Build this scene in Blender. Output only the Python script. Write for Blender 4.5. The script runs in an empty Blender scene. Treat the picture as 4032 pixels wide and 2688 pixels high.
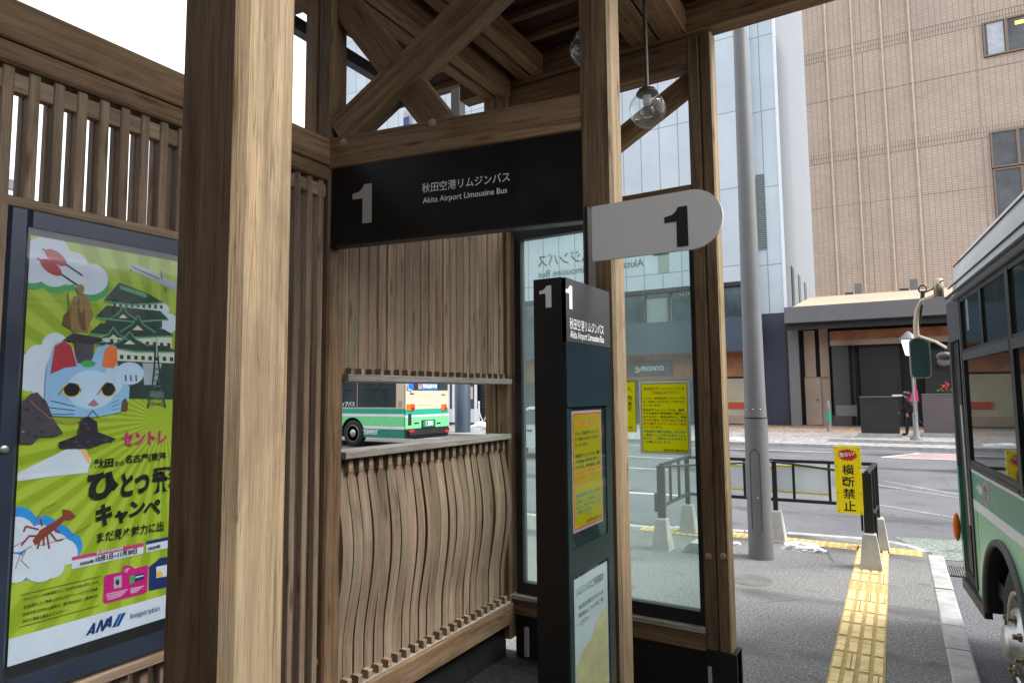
import bpy, bmesh, math, random
from mathutils import Vector, Matrix
random.seed(7)
R = math.radians
sc = bpy.context.scene
col = sc.collection

# ------------------------------------------------------------------ camera, sky, sun, exposure
CAM_H = 1.7
YAW, PITCH, ROLL = R(30.944), R(4.733), R(-0.503)
fw = Vector((-math.sin(YAW)*math.cos(PITCH), math.cos(YAW)*math.cos(PITCH), math.sin(PITCH)))
r0 = Vector((math.cos(YAW), math.sin(YAW), 0)); u0 = r0.cross(fw)
rt = r0*math.cos(ROLL) + u0*math.sin(ROLL); up = -r0*math.sin(ROLL) + u0*math.cos(ROLL)
cam = bpy.data.objects.new('camera', bpy.data.cameras.new('camera')); col.objects.link(cam)
cm = Matrix((rt, up, -fw)).transposed().to_4x4(); cm.translation = (0, 0, CAM_H)
cam.matrix_world = cm
cam.data.sensor_width = 36; cam.data.lens = 2500/4032*36
cam.data.clip_start = 0.05; cam.data.clip_end = 2000
sc.camera = cam
sc.view_settings.view_transform = 'Standard'; sc.view_settings.look = 'None'
sc.view_settings.gamma = 1; sc.view_settings.use_curve_mapping = False
sc.view_settings.exposure = 1.6
SUN_EL, SUN_AZ = R(50), R(72)          # overcast: wide soft sun high over the roadway
w = bpy.data.worlds.new('World'); sc.world = w; w.use_nodes = True
nt = w.node_tree; nt.nodes.clear()
sky = nt.nodes.new('ShaderNodeTexSky'); sky.sky_type = 'NISHITA'; sky.sun_disc = False
sky.sun_elevation = SUN_EL; sky.sun_rotation = SUN_AZ; sky.air_density = 1; sky.dust_density = 6
hs = nt.nodes.new('ShaderNodeHueSaturation'); hs.inputs['Saturation'].default_value = 0.25
mx = nt.nodes.new('ShaderNodeMixRGB'); mx.inputs[0].default_value = 0.6
mx.inputs[2].default_value = (9.4, 9.7, 10.2, 1)      # even cloud layer
bg = nt.nodes.new('ShaderNodeBackground'); bg.inputs[1].default_value = 0.085
wo = nt.nodes.new('ShaderNodeOutputWorld')
nt.links.new(sky.outputs[0], hs.inputs['Color']); nt.links.new(hs.outputs[0], mx.inputs[1])
nt.links.new(mx.outputs[0], bg.inputs[0]); nt.links.new(bg.outputs[0], wo.inputs[0])
sl = bpy.data.lights.new('sun', 'SUN'); sl.energy = 1.5; sl.angle = R(25); sl.color = (1, .97, .92)
so = bpy.data.objects.new('sun', sl); col.objects.link(so)
sd = Vector((math.sin(SUN_AZ)*math.cos(SUN_EL), math.cos(SUN_AZ)*math.cos(SUN_EL), math.sin(SUN_EL)))
so.rotation_euler = sd.to_track_quat('Z', 'Y').to_euler()

# ------------------------------------------------------------------ measuring: photo pixel (2352 px wide) -> point on a plane
PXS = 4032/2352
def at(x, y, X=None, Y=None, Z=None, n=None, p=None):
    d = fw + rt*((x*PXS-2016)/2500) - up*((y*PXS-1344)/2500)
    c = Vector((0, 0, CAM_H))
    if X is not None: t = (X-c.x)/d.x
    elif Y is not None: t = (Y-c.y)/d.y
    elif Z is not None: t = (Z-c.z)/d.z
    else: t = Vector(n).dot(Vector(p)-c)/Vector(n).dot(d)
    return c + d*t

# ------------------------------------------------------------------ materials
MATS = {}
def srgb(r, g, b):
    f = lambda v: ((v/255+.055)/1.055)**2.4 if v > 10 else v/255/12.92
    return (f(r), f(g), f(b), 1)
def new_mat(name):
    m = bpy.data.materials.new(name); m.use_nodes = True; MATS[name] = m
    t = m.node_tree; t.nodes.clear()
    o = t.nodes.new('ShaderNodeOutputMaterial'); b = t.nodes.new('ShaderNodeBsdfPrincipled')
    t.links.new(b.outputs[0], o.inputs[0])
    return m, t, b
def N(t, kind, **kw):
    n = t.nodes.new(kind)
    for k, v in kw.items():
        if k in n.inputs: n.inputs[k].default_value = v
        else: setattr(n, k, v)
    return n
def ramp(t, src, stops):
    n = t.nodes.new('ShaderNodeValToRGB'); t.links.new(src, n.inputs[0])
    e = n.color_ramp.elements
    while len(e) < len(stops): e.new(0.5)
    for i, (p, c) in enumerate(stops):
        e[i].position = p; e[i].color = c if len(c) == 4 else (*c, 1)
    return n
def mixc(t, fac, a, b, mode='MIX'):
    n = t.nodes.new('ShaderNodeMixRGB'); n.blend_type = mode
    for i, v in ((0, fac), (1, a), (2, b)):
        if hasattr(v, 'links') or hasattr(v, 'is_linked'): t.links.new(v, n.inputs[i])
        else: n.inputs[i].default_value = v
    return n.outputs[0]
def coords(t, kind='Object', scale=(1, 1, 1)):
    tc = t.nodes.new('ShaderNodeTexCoord'); mp = t.nodes.new('ShaderNodeMapping')
    mp.inputs['Scale'].default_value = scale
    t.links.new(tc.outputs[kind], mp.inputs[0]); return mp.outputs[0]
def noise(t, vec, scale, detail=4, rough=.6, dist=0):
    n = N(t, 'ShaderNodeTexNoise', Scale=scale, Detail=detail, Roughness=rough, Distortion=dist)
    t.links.new(vec, n.inputs['Vector']); return n.outputs['Fac']
def bump(t, b, h, strength=.3, dist=.01):
    n = N(t, 'ShaderNodeBump', Strength=strength, Distance=dist)
    t.links.new(h, n.inputs['Height']); t.links.new(n.outputs[0], b.inputs['Normal'])

def plain(name, c, rough=.5, metal=0, var=.12, vs=8, spec=.5, bmp=0):
    """even colour with faint mottling of dirt and roughness"""
    m, t, b = new_mat(name)
    v = coords(t); n = noise(t, v, vs, 5)
    d = tuple(x*(1-var) for x in c[:3])+(1,); l = tuple(min(1, x*(1+var)) for x in c[:3])+(1,)
    r = ramp(t, n, [(.3, d), (.7, l)]); t.links.new(r.outputs[0], b.inputs['Base Color'])
    rr = ramp(t, n, [(.3, (rough*.85,)*3), (.75, (min(1, rough*1.15),)*3)])
    t.links.new(rr.outputs[0], b.inputs['Roughness'])
    b.inputs['Metallic'].default_value = metal; b.inputs['Specular IOR Level'].default_value = spec
    if bmp: bump(t, b, noise(t, v, vs*12, 3), bmp, .003)
    return m
def wood(name, dark, mid, light, green=0.0, grey=0.0, rough=.75, gs=1.0):
    """long grain along UV.x (metres); each member has its own UV offset, so its own tone"""
    m, t, b = new_mat(name)
    fine = noise(t, coords(t, 'UV', (2.0*gs, 130*gs, 1)), 1, 6, .65, .4)
    broad = noise(t, coords(t, 'UV', (1.1*gs, 26*gs, 1)), 1, 4, .6, 1.2)
    tone = noise(t, coords(t, 'UV', (.25, 1.4, 1)), 1, 2)
    pore = noise(t, coords(t, 'UV', (9*gs, 430*gs, 1)), 1, 3, .7, .2)
    blot = noise(t, coords(t, 'UV', (2.2, 7, 1)), 1, 6, .72, .8)
    c1 = ramp(t, broad, [(.28, dark), (.5, mid), (.72, light)]).outputs[0]
    fr = ramp(t, fine, [(.3, (.62, .6, .58)), (.55, (1, 1, 1)), (.8, (1.0, 1.0, 1.0))]).outputs[0]
    c2 = mixc(t, .85, c1, fr, 'MULTIPLY')
    tr = ramp(t, tone, [(.36, (.60, .59, .60)), (.64, (1.14, 1.12, 1.1))]).outputs[0]
    c3 = mixc(t, .9, c2, tr, 'MULTIPLY')
    pr_ = ramp(t, pore, [(.34, (.55, .53, .5)), (.5, (1, 1, 1)), (.7, (1.12, 1.11, 1.1))]).outputs[0]
    c3 = mixc(t, .8, c3, pr_, 'MULTIPLY')
    ck = noise(t, coords(t, 'UV', (1.1, 44, 1)), 1, 2, .5, .3)
    ck_ = ramp(t, ck, [(.488, (1, 1, 1)), (.5, (.34, .31, .3)), (.512, (1, 1, 1))]).outputs[0]
    c3 = mixc(t, .75, c3, ck_, 'MULTIPLY')
    bl_ = ramp(t, blot, [(.32, (.62, .6, .6)), (.5, (1, 1, 1)), (.7, (1.15, 1.14, 1.12))]).outputs[0]
    c3 = mixc(t, .75, c3, bl_, 'MULTIPLY')
    st = noise(t, coords(t, 'UV', (1.6, 9, 1)), 1, 5, .7)
    if green:
        g = ramp(t, st, [(.5, (0, 0, 0)), (.68, (green,)*3)]).outputs[0]
        c3 = mixc(t, g, c3, (.20, .21, .14, 1))
    if grey:
        g2 = ramp(t, noise(t, coords(t, 'Object', (1, 1, .4)), 3.5, 5, .7), [(.42, (0, 0, 0)), (.7, (grey,)*3)]).outputs[0]
        c3 = mixc(t, g2, c3, (.23, .20, .175, 1))
    kn = N(t, 'ShaderNodeTexVoronoi', Scale=1.0); kn.voronoi_dimensions = '2D'
    t.links.new(coords(t, 'UV', (1.3, 7, 1)), kn.inputs['Vector'])
    k = ramp(t, kn.outputs['Distance'], [(.02, (.35, .28, .22)), (.09, (1, 1, 1))]).outputs[0]
    c3 = mixc(t, .8, c3, k, 'MULTIPLY')
    c3 = mixc(t, 1, c3, (1.12, 1.04, .935, 1), 'MULTIPLY') if name != 'wood_pale' else c3
    t.links.new(c3, b.inputs['Base Color'])
    b.inputs['Roughness'].default_value = rough; b.inputs['Specular IOR Level'].default_value = .25
    bump(t, b, mixc(t, .5, fine, pore), .5, .004)
    return m
wood('wood_post', (.085, .054, .034, 1), (.16, .108, .068, 1), (.25, .18, .115, 1), green=.3, grey=.2)
wood('wood_post_lit', (.23, .175, .11, 1), (.37, .295, .195, 1), (.47, .39, .275, 1), green=.3, grey=.45)  # lit copy of wood_post: daylight on the kerb side put into the colour
wood('wood_beam', (.125, .074, .043, 1), (.22, .147, .09, 1), (.325, .235, .15, 1), green=.2, grey=.2)
wood('wood_slat', (.185, .133, .099, 1), (.30, .23, .178, 1), (.395, .32, .255, 1), green=.55, grey=.35)
wood('wood_roof', (.105, .062, .036, 1), (.19, .118, .068, 1), (.29, .20, .105, 1), green=.1)
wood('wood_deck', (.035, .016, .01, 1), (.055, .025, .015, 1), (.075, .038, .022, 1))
wood('wood_pale', (.27, .25, .22, 1), (.37, .35, .32, 1), (.47, .45, .42, 1), green=.35, rough=.85)
plain('wood_plug', (.34, .25, .16, 1), .8, var=.3, vs=60)
plain('black_panel', (.009, .009, .010, 1), .36, var=.25, vs=5, spec=.4)
plain('totem_black', (.010, .010, .011, 1), .4, var=.1, vs=3)
plain('totem_sheen', (.055, .057, .06, 1), .3, var=.06, vs=3)
plain('totem_navy', (.012, .024, .034, 1), .25, var=.05, vs=3)
plain('totem_green', (.014, .027, .028, 1), .22, var=.1, vs=3)
plain('skirt_black', (.009, .009, .009, 1), .55, var=.3, vs=6)
plain('case_navy', (.028, .038, .065, 1), .35, metal=.2, var=.15, vs=5)
plain('steel_dark', (.02, .022, .025, 1), .4, metal=.3, var=.2)
plain('steel_grey', (.15, .152, .155, 1), .45, var=.08, vs=5)
plain('silver_plate', (.72, .72, .72, 1), .42, metal=.0, var=.04, vs=2)
plain('letter_grey', (.42, .42, .42, 1), .5, var=.02)
plain('sheet_green', (.40, .50, .52, 1), .4, var=.06, vs=4); plain('map_yellow', (.42, .42, .22, 1), .4, var=.2, vs=14)
plain('letter_white', (.8, .8, .8, 1), .5, var=.02)
plain('letter_black', (.012, .012, .012, 1), .5, var=.02)
plain('letter_film', (.22, .27, .26, 1), .5, var=.05)
plain('chrome', (.45, .45, .44, 1), .38, metal=.85, var=.15, vs=30)
plain('bronze', (.12, .11, .085, 1), .35, metal=.6, var=.2, vs=30)
plain('rubber', (.012, .012, .013, 1), .8, var=.3, vs=20)
plain('concrete', (.42, .41, .38, 1), .9, var=.18, vs=9, bmp=.25)
plain('kerb_stone', (.34, .335, .33, 1), .9, var=.22, vs=7, bmp=.3)
plain('stone_dark', (.12, .12, .115, 1), .9, var=.3, vs=7, bmp=.3)
plain('snow', (.82, .84, .86, 1), .7, var=.08, vs=25, bmp=.4)
plain('sheet_white', (.72, .78, .84, 1), .4, var=.04, vs=3)
def paper(name, c):
    """thin sheet that also glows with the daylight from behind it"""
    m = plain(name, c, .5, var=.04, vs=4); t = m.node_tree; b = [n for n in t.nodes if n.type == 'BSDF_PRINCIPLED'][0]; o = [n for n in t.nodes if n.type == 'OUTPUT_MATERIAL'][0]
    tl = N(t, 'ShaderNodeBsdfTranslucent', Color=c); mx_ = t.nodes.new('ShaderNodeMixShader'); mx_.inputs[0].default_value = .7
    t.links.new(b.outputs[0], mx_.inputs[1]); t.links.new(tl.outputs[0], mx_.inputs[2]); t.links.new(mx_.outputs[0], o.inputs[0]); return m
plain('yellow', srgb(248, 222, 0), .45, var=.03)
paper('notice_yellow', srgb(240, 234, 34))
paper('paper_white', (.74, .75, .76, 1))
plain('red', (.55, .02, .03, 1), .45, var=.05)
plain('orange_ink', (.55, .12, .03, 1), .5, var=.05)
plain('blue_ink', (.02, .16, .22, 1), .5, var=.05)
plain('shop_navy', (.03, .035, .065, 1), .4, var=.1, vs=.6)
plain('fascia_blue', (.045, .07, .10, 1), .4, var=.1, vs=.6)
plain('dark_grey', (.05, .05, .053, 1), .6, var=.1, vs=1)
plain('mid_grey', (.13, .13, .135, 1), .6, var=.1, vs=1)
plain('near_black', (.014, .014, .015, 1), .5, var=.2, vs=1)
plain('beige', (.62, .5, .37, 1), .55, var=.06, vs=1)
plain('tan_wall', (.33, .25, .19, 1), .6, var=.12, vs=.9)
plain('soffit_wood', (.28, .12, .05, 1), .5, var=.35, vs=2)
plain('pipe_cream', (.56, .46, .35, 1), .5, var=.12, vs=3)
plain('vent_green', (.26, .32, .30, 1), .5, var=.1)
plain('shutter', (.42, .38, .28, 1), .5, var=.15, vs=.7)
plain('frame_brown', (.20, .14, .10, 1), .4, var=.1)
plain('curtain', (.45, .47, .52, 1), .8, var=.2, vs=3)
plain('bus_cream', (.56, .475, .36, 1), .3, var=.03, vs=1)
plain('bus_white', (.66, .665, .66, 1), .3, var=.05, vs=1.5)
plain('bus_roof', (.60, .61, .61, 1), .4, var=.07, vs=2)
plain('bus_green_light', (.16, .60, .25, 1), .28, var=.05, vs=1)
plain('bus_green_mid', (.02, .33, .22, 1), .28, var=.05, vs=1)
plain('bus_green_dark', (.02, .20, .12, 1), .28, var=.06, vs=1)
plain('near_green_light', (.22, .46, .26, 1), .3, var=.1, vs=2.5)
plain('near_green_mid', (.085, .25, .185, 1), .3, var=.06, vs=1.5)
plain('near_green_dark', (.01, .14, .08, 1), .25, var=.06, vs=1.5)
plain('amber_lens', (.75, .16, .01, 1), .2, var=.1, vs=30)
plain('red_lens', (.5, .015, .01, 1), .2, var=.1, vs=30)
plain('blue_sign', (.01, .14, .5, 1), .4, var=.04)
plain('cloth_black', (.012, .012, .014, 1), .9, var=.3, vs=12)
plain('skin', (.5, .31, .22, 1), .55, var=.05)
plain('petal_red', (.4, .06, .03, 1), .7, var=.3, vs=30)
plain('leaf', (.05, .08, .03, 1), .7, var=.4, vs=20)
plain('car_white', (.66, .68, .68, 1), .25, var=.03, vs=1)
plain('partition_plum', (.105, .085, .092, 1), .5, var=.1, vs=.8)
plain('brass', (.35, .3, .2, 1), .35, metal=.7, var=.1)
def glassy(name, tint, refl=.03, film=.06, rough=.0):
    """clear pane: tinted transparency, mirror reflection by angle and a thin film of dust"""
    m, t, b = new_mat(name); o = [n for n in t.nodes if n.type == 'OUTPUT_MATERIAL'][0]
    t.nodes.remove(b)
    tr = N(t, 'ShaderNodeBsdfTransparent', Color=tint); gl = N(t, 'ShaderNodeBsdfGlossy', Roughness=rough)
    df = N(t, 'ShaderNodeBsdfTranslucent', Color=(.80, .88, .85, 1))
    fr = N(t, 'ShaderNodeFresnel', IOR=1.45)
    gm = t.nodes.new('ShaderNodeNewGeometry'); io = N(t, 'ShaderNodeMath', operation='MULTIPLY_ADD')      # leaving a thin pane reflects as little as entering it
    t.links.new(gm.outputs['Backfacing'], io.inputs[0]); io.inputs[1].default_value = 1/1.45-1.45; io.inputs[2].default_value = 1.45
    t.links.new(io.outputs[0], fr.inputs['IOR'])
    dn = ramp(t, noise(t, coords(t), 1.2, 4), [(.3, (film*.6,)*3), (.7, (film*1.4,)*3)]).outputs[0]
    m1 = t.nodes.new('ShaderNodeMixShader'); m2 = t.nodes.new('ShaderNodeMixShader')
    t.links.new(dn, m1.inputs[0]); t.links.new(tr.outputs[0], m1.inputs[1]); t.links.new(df.outputs[0], m1.inputs[2])
    t.links.new(fr.outputs[0], m2.inputs[0]); t.links.new(m1.outputs[0], m2.inputs[1]); t.links.new(gl.outputs[0], m2.inputs[2])
    t.links.new(m2.outputs[0], o.inputs[0]); return m
glassy('pane_green', (.84, .93, .90, 1), film=.07)
glassy('pane_clear', (.93, .94, .95, 1), film=.02)
glassy('globe_clear', (.97, .97, .97, 1), film=.035)
def darkglass(name, c, rough=.03, var=.4):
    m, t, b = new_mat(name)
    n = noise(t, coords(t), .8, 3)
    r = ramp(t, n, [(.35, tuple(x*(1-var) for x in c[:3])), (.65, tuple(x*(1+var) for x in c[:3]))])
    t.links.new(r.outputs[0], b.inputs['Base Color']); b.inputs['Roughness'].default_value = rough
    b.inputs['Specular IOR Level'].default_value = .5
    return m
darkglass('bus_glass', (.012, .022, .02, 1)); MATS['bus_glass'].node_tree.nodes['Principled BSDF'].inputs['Specular IOR Level'].default_value = .3; darkglass('shop_glass', (.055, .085, .095, 1), .06)
darkglass('far_bus_glass', (.03, .045, .05, 1), .08); darkglass('hotel_glass', (.07, .075, .085, 1), .05)
darkglass('mirror', (.03, .06, .055, 1), .02)
def ground_mat(name, c, grain, var=.25, wet=None, rough=.9, line=None):
    m, t, b = new_mat(name); v = coords(t)
    big = noise(t, v, .55, 5, .65); fine = noise(t, v, grain, 3, .8)
    vo = N(t, 'ShaderNodeTexVoronoi', Scale=grain*.75); t.links.new(v, vo.inputs['Vector'])
    base = ramp(t, big, [(.3, tuple(x*(1-var) for x in c[:3])), (.7, tuple(x*(1+var) for x in c[:3]))]).outputs[0]
    sp = ramp(t, fine, [(.36, (.42, .42, .42)), (.5, (.97, .97, .97)), (.64, (2.0, 2.0, 1.97))]).outputs[0]
    cc = mixc(t, .8, base, sp, 'MULTIPLY')
    st = ramp(t, vo.outputs['Distance'], [(.1, (1.25, 1.25, 1.25)), (.45, (.8, .8, .8))]).outputs[0]
    cc = mixc(t, .7, cc, st, 'MULTIPLY')
    vc = N(t, 'ShaderNodeTexVoronoi', Scale=.55); vc.feature = 'DISTANCE_TO_EDGE'
    wv = mixc(t, .12, v, N(t, 'ShaderNodeTexNoise', Scale=3.0, Detail=4.0).outputs['Color']); t.links.new(wv, vc.inputs['Vector'])
    ck = ramp(t, vc.outputs['Distance'], [(.0, (.35, .35, .35)), (.006, (1, 1, 1))]).outputs[0]
    cc = mixc(t, ramp(t, noise(t, v, .9, 2), [(.5, (0, 0, 0)), (.6, (.8, .8, .8))]).outputs[0], cc, ck, 'MULTIPLY')
    sp2 = ramp(t, noise(t, v, 3.2, 3, .5), [(.63, (1, 1, 1)), (.72, (.62, .61, .6))]).outputs[0]
    cc = mixc(t, .8, cc, sp2, 'MULTIPLY')
    rg = None
    if wet:
        wn = noise(t, coords(t, 'Object', (.6, 1.6, 1)), wet, 4, .55)
        wf = ramp(t, wn, [(.55, (0, 0, 0)), (.63, (1, 1, 1))]).outputs[0]
        cc = mixc(t, wf, cc, tuple(x*.42 for x in c[:3])+(1,))
        rg = ramp(t, wn, [(.55, (rough,)*3), (.65, (.45,)*3)]).outputs[0]
    t.links.new(cc, b.inputs['Base Color'])
    if rg: t.links.new(rg, b.inputs['Roughness'])
    else: b.inputs['Roughness'].default_value = rough
    b.inputs['Specular IOR Level'].default_value = .3
    bump(t, b, fine, .5, .006)
    return m
ground_mat('asphalt_walk', (.185, .183, .18, 1), 62, .14, wet=.5)
ground_mat('asphalt_road', (.132, .134, .145, 1), 60, .2, wet=.28)
ground_mat('paver_far', (.30, .285, .275, 1), 6, .2, rough=.85)
ground_mat('paver_brown', (.36, .255, .19, 1), 5, .25, rough=.8)
ground_mat('floor_dark', (.02, .02, .02, 1), 30, .3, rough=.8)
ground_mat('lane_red', (.36, .235, .23, 1), 30, .12)
ground_mat('lane_green', (.185, .21, .19, 1), 30, .2)
ground_mat('line_white', (.52, .52, .53, 1), 40, .3, rough=.8); ground_mat('line_worn', (.24, .24, .25, 1), 40, .4, rough=.8)
def brickmat(name, c1, c2, mortar, bw, rh, ms, offset=.5, rough=.7, bias=0, bmp=.4, msm=.1):
    m, t, b = new_mat(name)
    n = N(t, 'ShaderNodeTexBrick', Scale=1.0); n.offset = offset
    n.inputs['Color1'].default_value = c1; n.inputs['Color2'].default_value = c2; n.inputs['Mortar'].default_value = mortar
    n.inputs['Mortar Size'].default_value = ms; n.inputs['Brick Width'].default_value = bw
    n.inputs['Row Height'].default_value = rh; n.inputs['Mortar Smooth'].default_value = msm; n.inputs['Bias'].default_value = bias
    t.links.new(coords(t, 'UV'), n.inputs['Vector'])
    big = noise(t, coords(t, 'UV'), .3, 5, .6)
    v = ramp(t, big, [(.3, (.86, .86, .87)), (.7, (1.05, 1.04, 1.03))]).outputs[0]
    t.links.new(mixc(t, 1, n.outputs['Color'], v, 'MULTIPLY'), b.inputs['Base Color'])
    b.inputs['Roughness'].default_value = rough
    inv = N(t, 'ShaderNodeMath', operation='SUBTRACT'); inv.inputs[0].default_value = 1
    t.links.new(n.outputs['Fac'], inv.inputs[1]); bump(t, b, inv.outputs[0], bmp, .012)
    return m
brickmat('tile_running', (.535, .425, .345, 1), (.485, .385, .315, 1), (.29, .225, .185, 1), .245, .115, .012, offset=.06)
brickmat('tile_soldier', (.49, .385, .31, 1), (.445, .35, .282, 1), (.19, .14, .11, 1), .115, .26, .013, offset=0)
brickmat('panel_white', (.53, .60, .66, 1), (.49, .56, .62, 1), (.26, .31, .36, 1), 1.07, 4.15, .03, offset=0, rough=.35, bmp=.2)
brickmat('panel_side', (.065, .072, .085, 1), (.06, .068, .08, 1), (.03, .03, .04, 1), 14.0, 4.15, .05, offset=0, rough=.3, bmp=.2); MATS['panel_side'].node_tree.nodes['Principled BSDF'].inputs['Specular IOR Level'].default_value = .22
brickmat('pave_blocks', (.26, .255, .25, 1), (.22, .215, .21, 1), (.12, .12, .12, 1), .3, .3, .012, rough=.85)
def tactile_mat():
    m, t, b = new_mat('tactile_yellow')
    n = N(t, 'ShaderNodeTexBrick', Scale=1.0); n.offset = 0
    n.inputs['Color1'].default_value = (.76, .60, .29, 1); n.inputs['Color2'].default_value = (.72, .56, .27, 1)
    n.inputs['Mortar'].default_value = (.25, .17, .06, 1); n.inputs['Mortar Size'].default_value = .004
    n.inputs['Brick Width'].default_value = .30; n.inputs['Row Height'].default_value = .30
    t.links.new(coords(t, 'UV'), n.inputs['Vector'])
    d = ramp(t, noise(t, coords(t), 5, 6, .7), [(.35, (.72, .68, .6)), (.6, (1.05, 1.05, 1.1))]).outputs[0]
    s = ramp(t, noise(t, coords(t), 70, 3, .8), [(.3, (.7, .66, .55)), (.5, (1, 1, 1))]).outputs[0]
    c = mixc(t, .7, mixc(t, .9, n.outputs['Color'], d, 'MULTIPLY'), s, 'MULTIPLY')
    t.links.new(c, b.inputs['Base Color']); b.inputs['Roughness'].default_value = .8
    bump(t, b, noise(t, coords(t), 120, 3), .3, .003)
tactile_mat()
plain('tactile_base', (.40, .29, .11, 1), .9, var=.3, vs=20)  # darker tile base, showing in the grooves between the bars
def lit(name, c, s):
    m, t, b = new_mat(name)
    b.inputs['Base Color'].default_value = c; b.inputs['Emission Color'].default_value = c
    b.inputs['Emission Strength'].default_value = s
    n = noise(t, coords(t), 3, 2); r = ramp(t, n, [(.2, (s*.85,)*3), (.8, (s*1.1,)*3)])
    t.links.new(r.outputs[0], b.inputs['Emission Strength'])
lit('lamp_white', (1, .98, .9, 1), 1.0); lit('lamp_yellow', (1, .72, .12, 1), .7); lit('lamp_orange', (1, .2, .05, 1), .5)
def poster_bg():
    m, t, b = new_mat('poster_green')
    tc = t.nodes.new('ShaderNodeTexCoord'); sp = t.nodes.new('ShaderNodeSeparateXYZ'); t.links.new(tc.outputs['UV'], sp.inputs[0])
    def mth(op, a, b_=None):
        n = t.nodes.new('ShaderNodeMath'); n.operation = op
        for i, v in enumerate((a, b_)):
            if v is None: continue
            if isinstance(v, (int, float)): n.inputs[i].default_value = v
            else: t.links.new(v, n.inputs[i])
        return n.outputs[0]
    a = mth('ARCTAN2', mth('SUBTRACT', sp.outputs[1], 1.62), mth('SUBTRACT', sp.outputs[0], 1.30))
    s = mth('SINE', mth('MULTIPLY', a, 46))
    r = ramp(t, mth('ADD', mth('MULTIPLY', s, .5), .5), [(.3, srgb(150, 176, 32)), (.7, srgb(176, 200, 62))])
    t.links.new(r.outputs[0], b.inputs['Base Color']); b.inputs['Roughness'].default_value = .45
poster_bg()
for nm, c in dict(p_white=(214, 226, 240), p_cloudgreen=(70, 170, 90), p_cat=(150, 195, 232), p_catlight=(190, 218, 240), p_red=(178, 48, 62),
        p_orange=(236, 120, 60), p_black=(28, 30, 30), p_gold=(150, 118, 70), p_golddark=(104, 78, 44), p_roof=(46, 66, 58), p_roofl=(98, 168, 130),
        p_wall=(214, 224, 205), p_rock=(78, 72, 82), p_rockd=(48, 46, 56), p_magenta=(205, 28, 128), p_navy=(28, 48, 110), p_blue=(40, 150, 230),
        p_yellow=(232, 190, 70), p_lobster=(140, 62, 50), p_plane=(170, 185, 195), p_pink=(206, 60, 120), p_peach=(245, 190, 120), p_nose=(170, 120, 120), p_steel=(96, 116, 120)).items():
    plain(nm, srgb(*c), .45, var=.05, vs=14)

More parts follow.
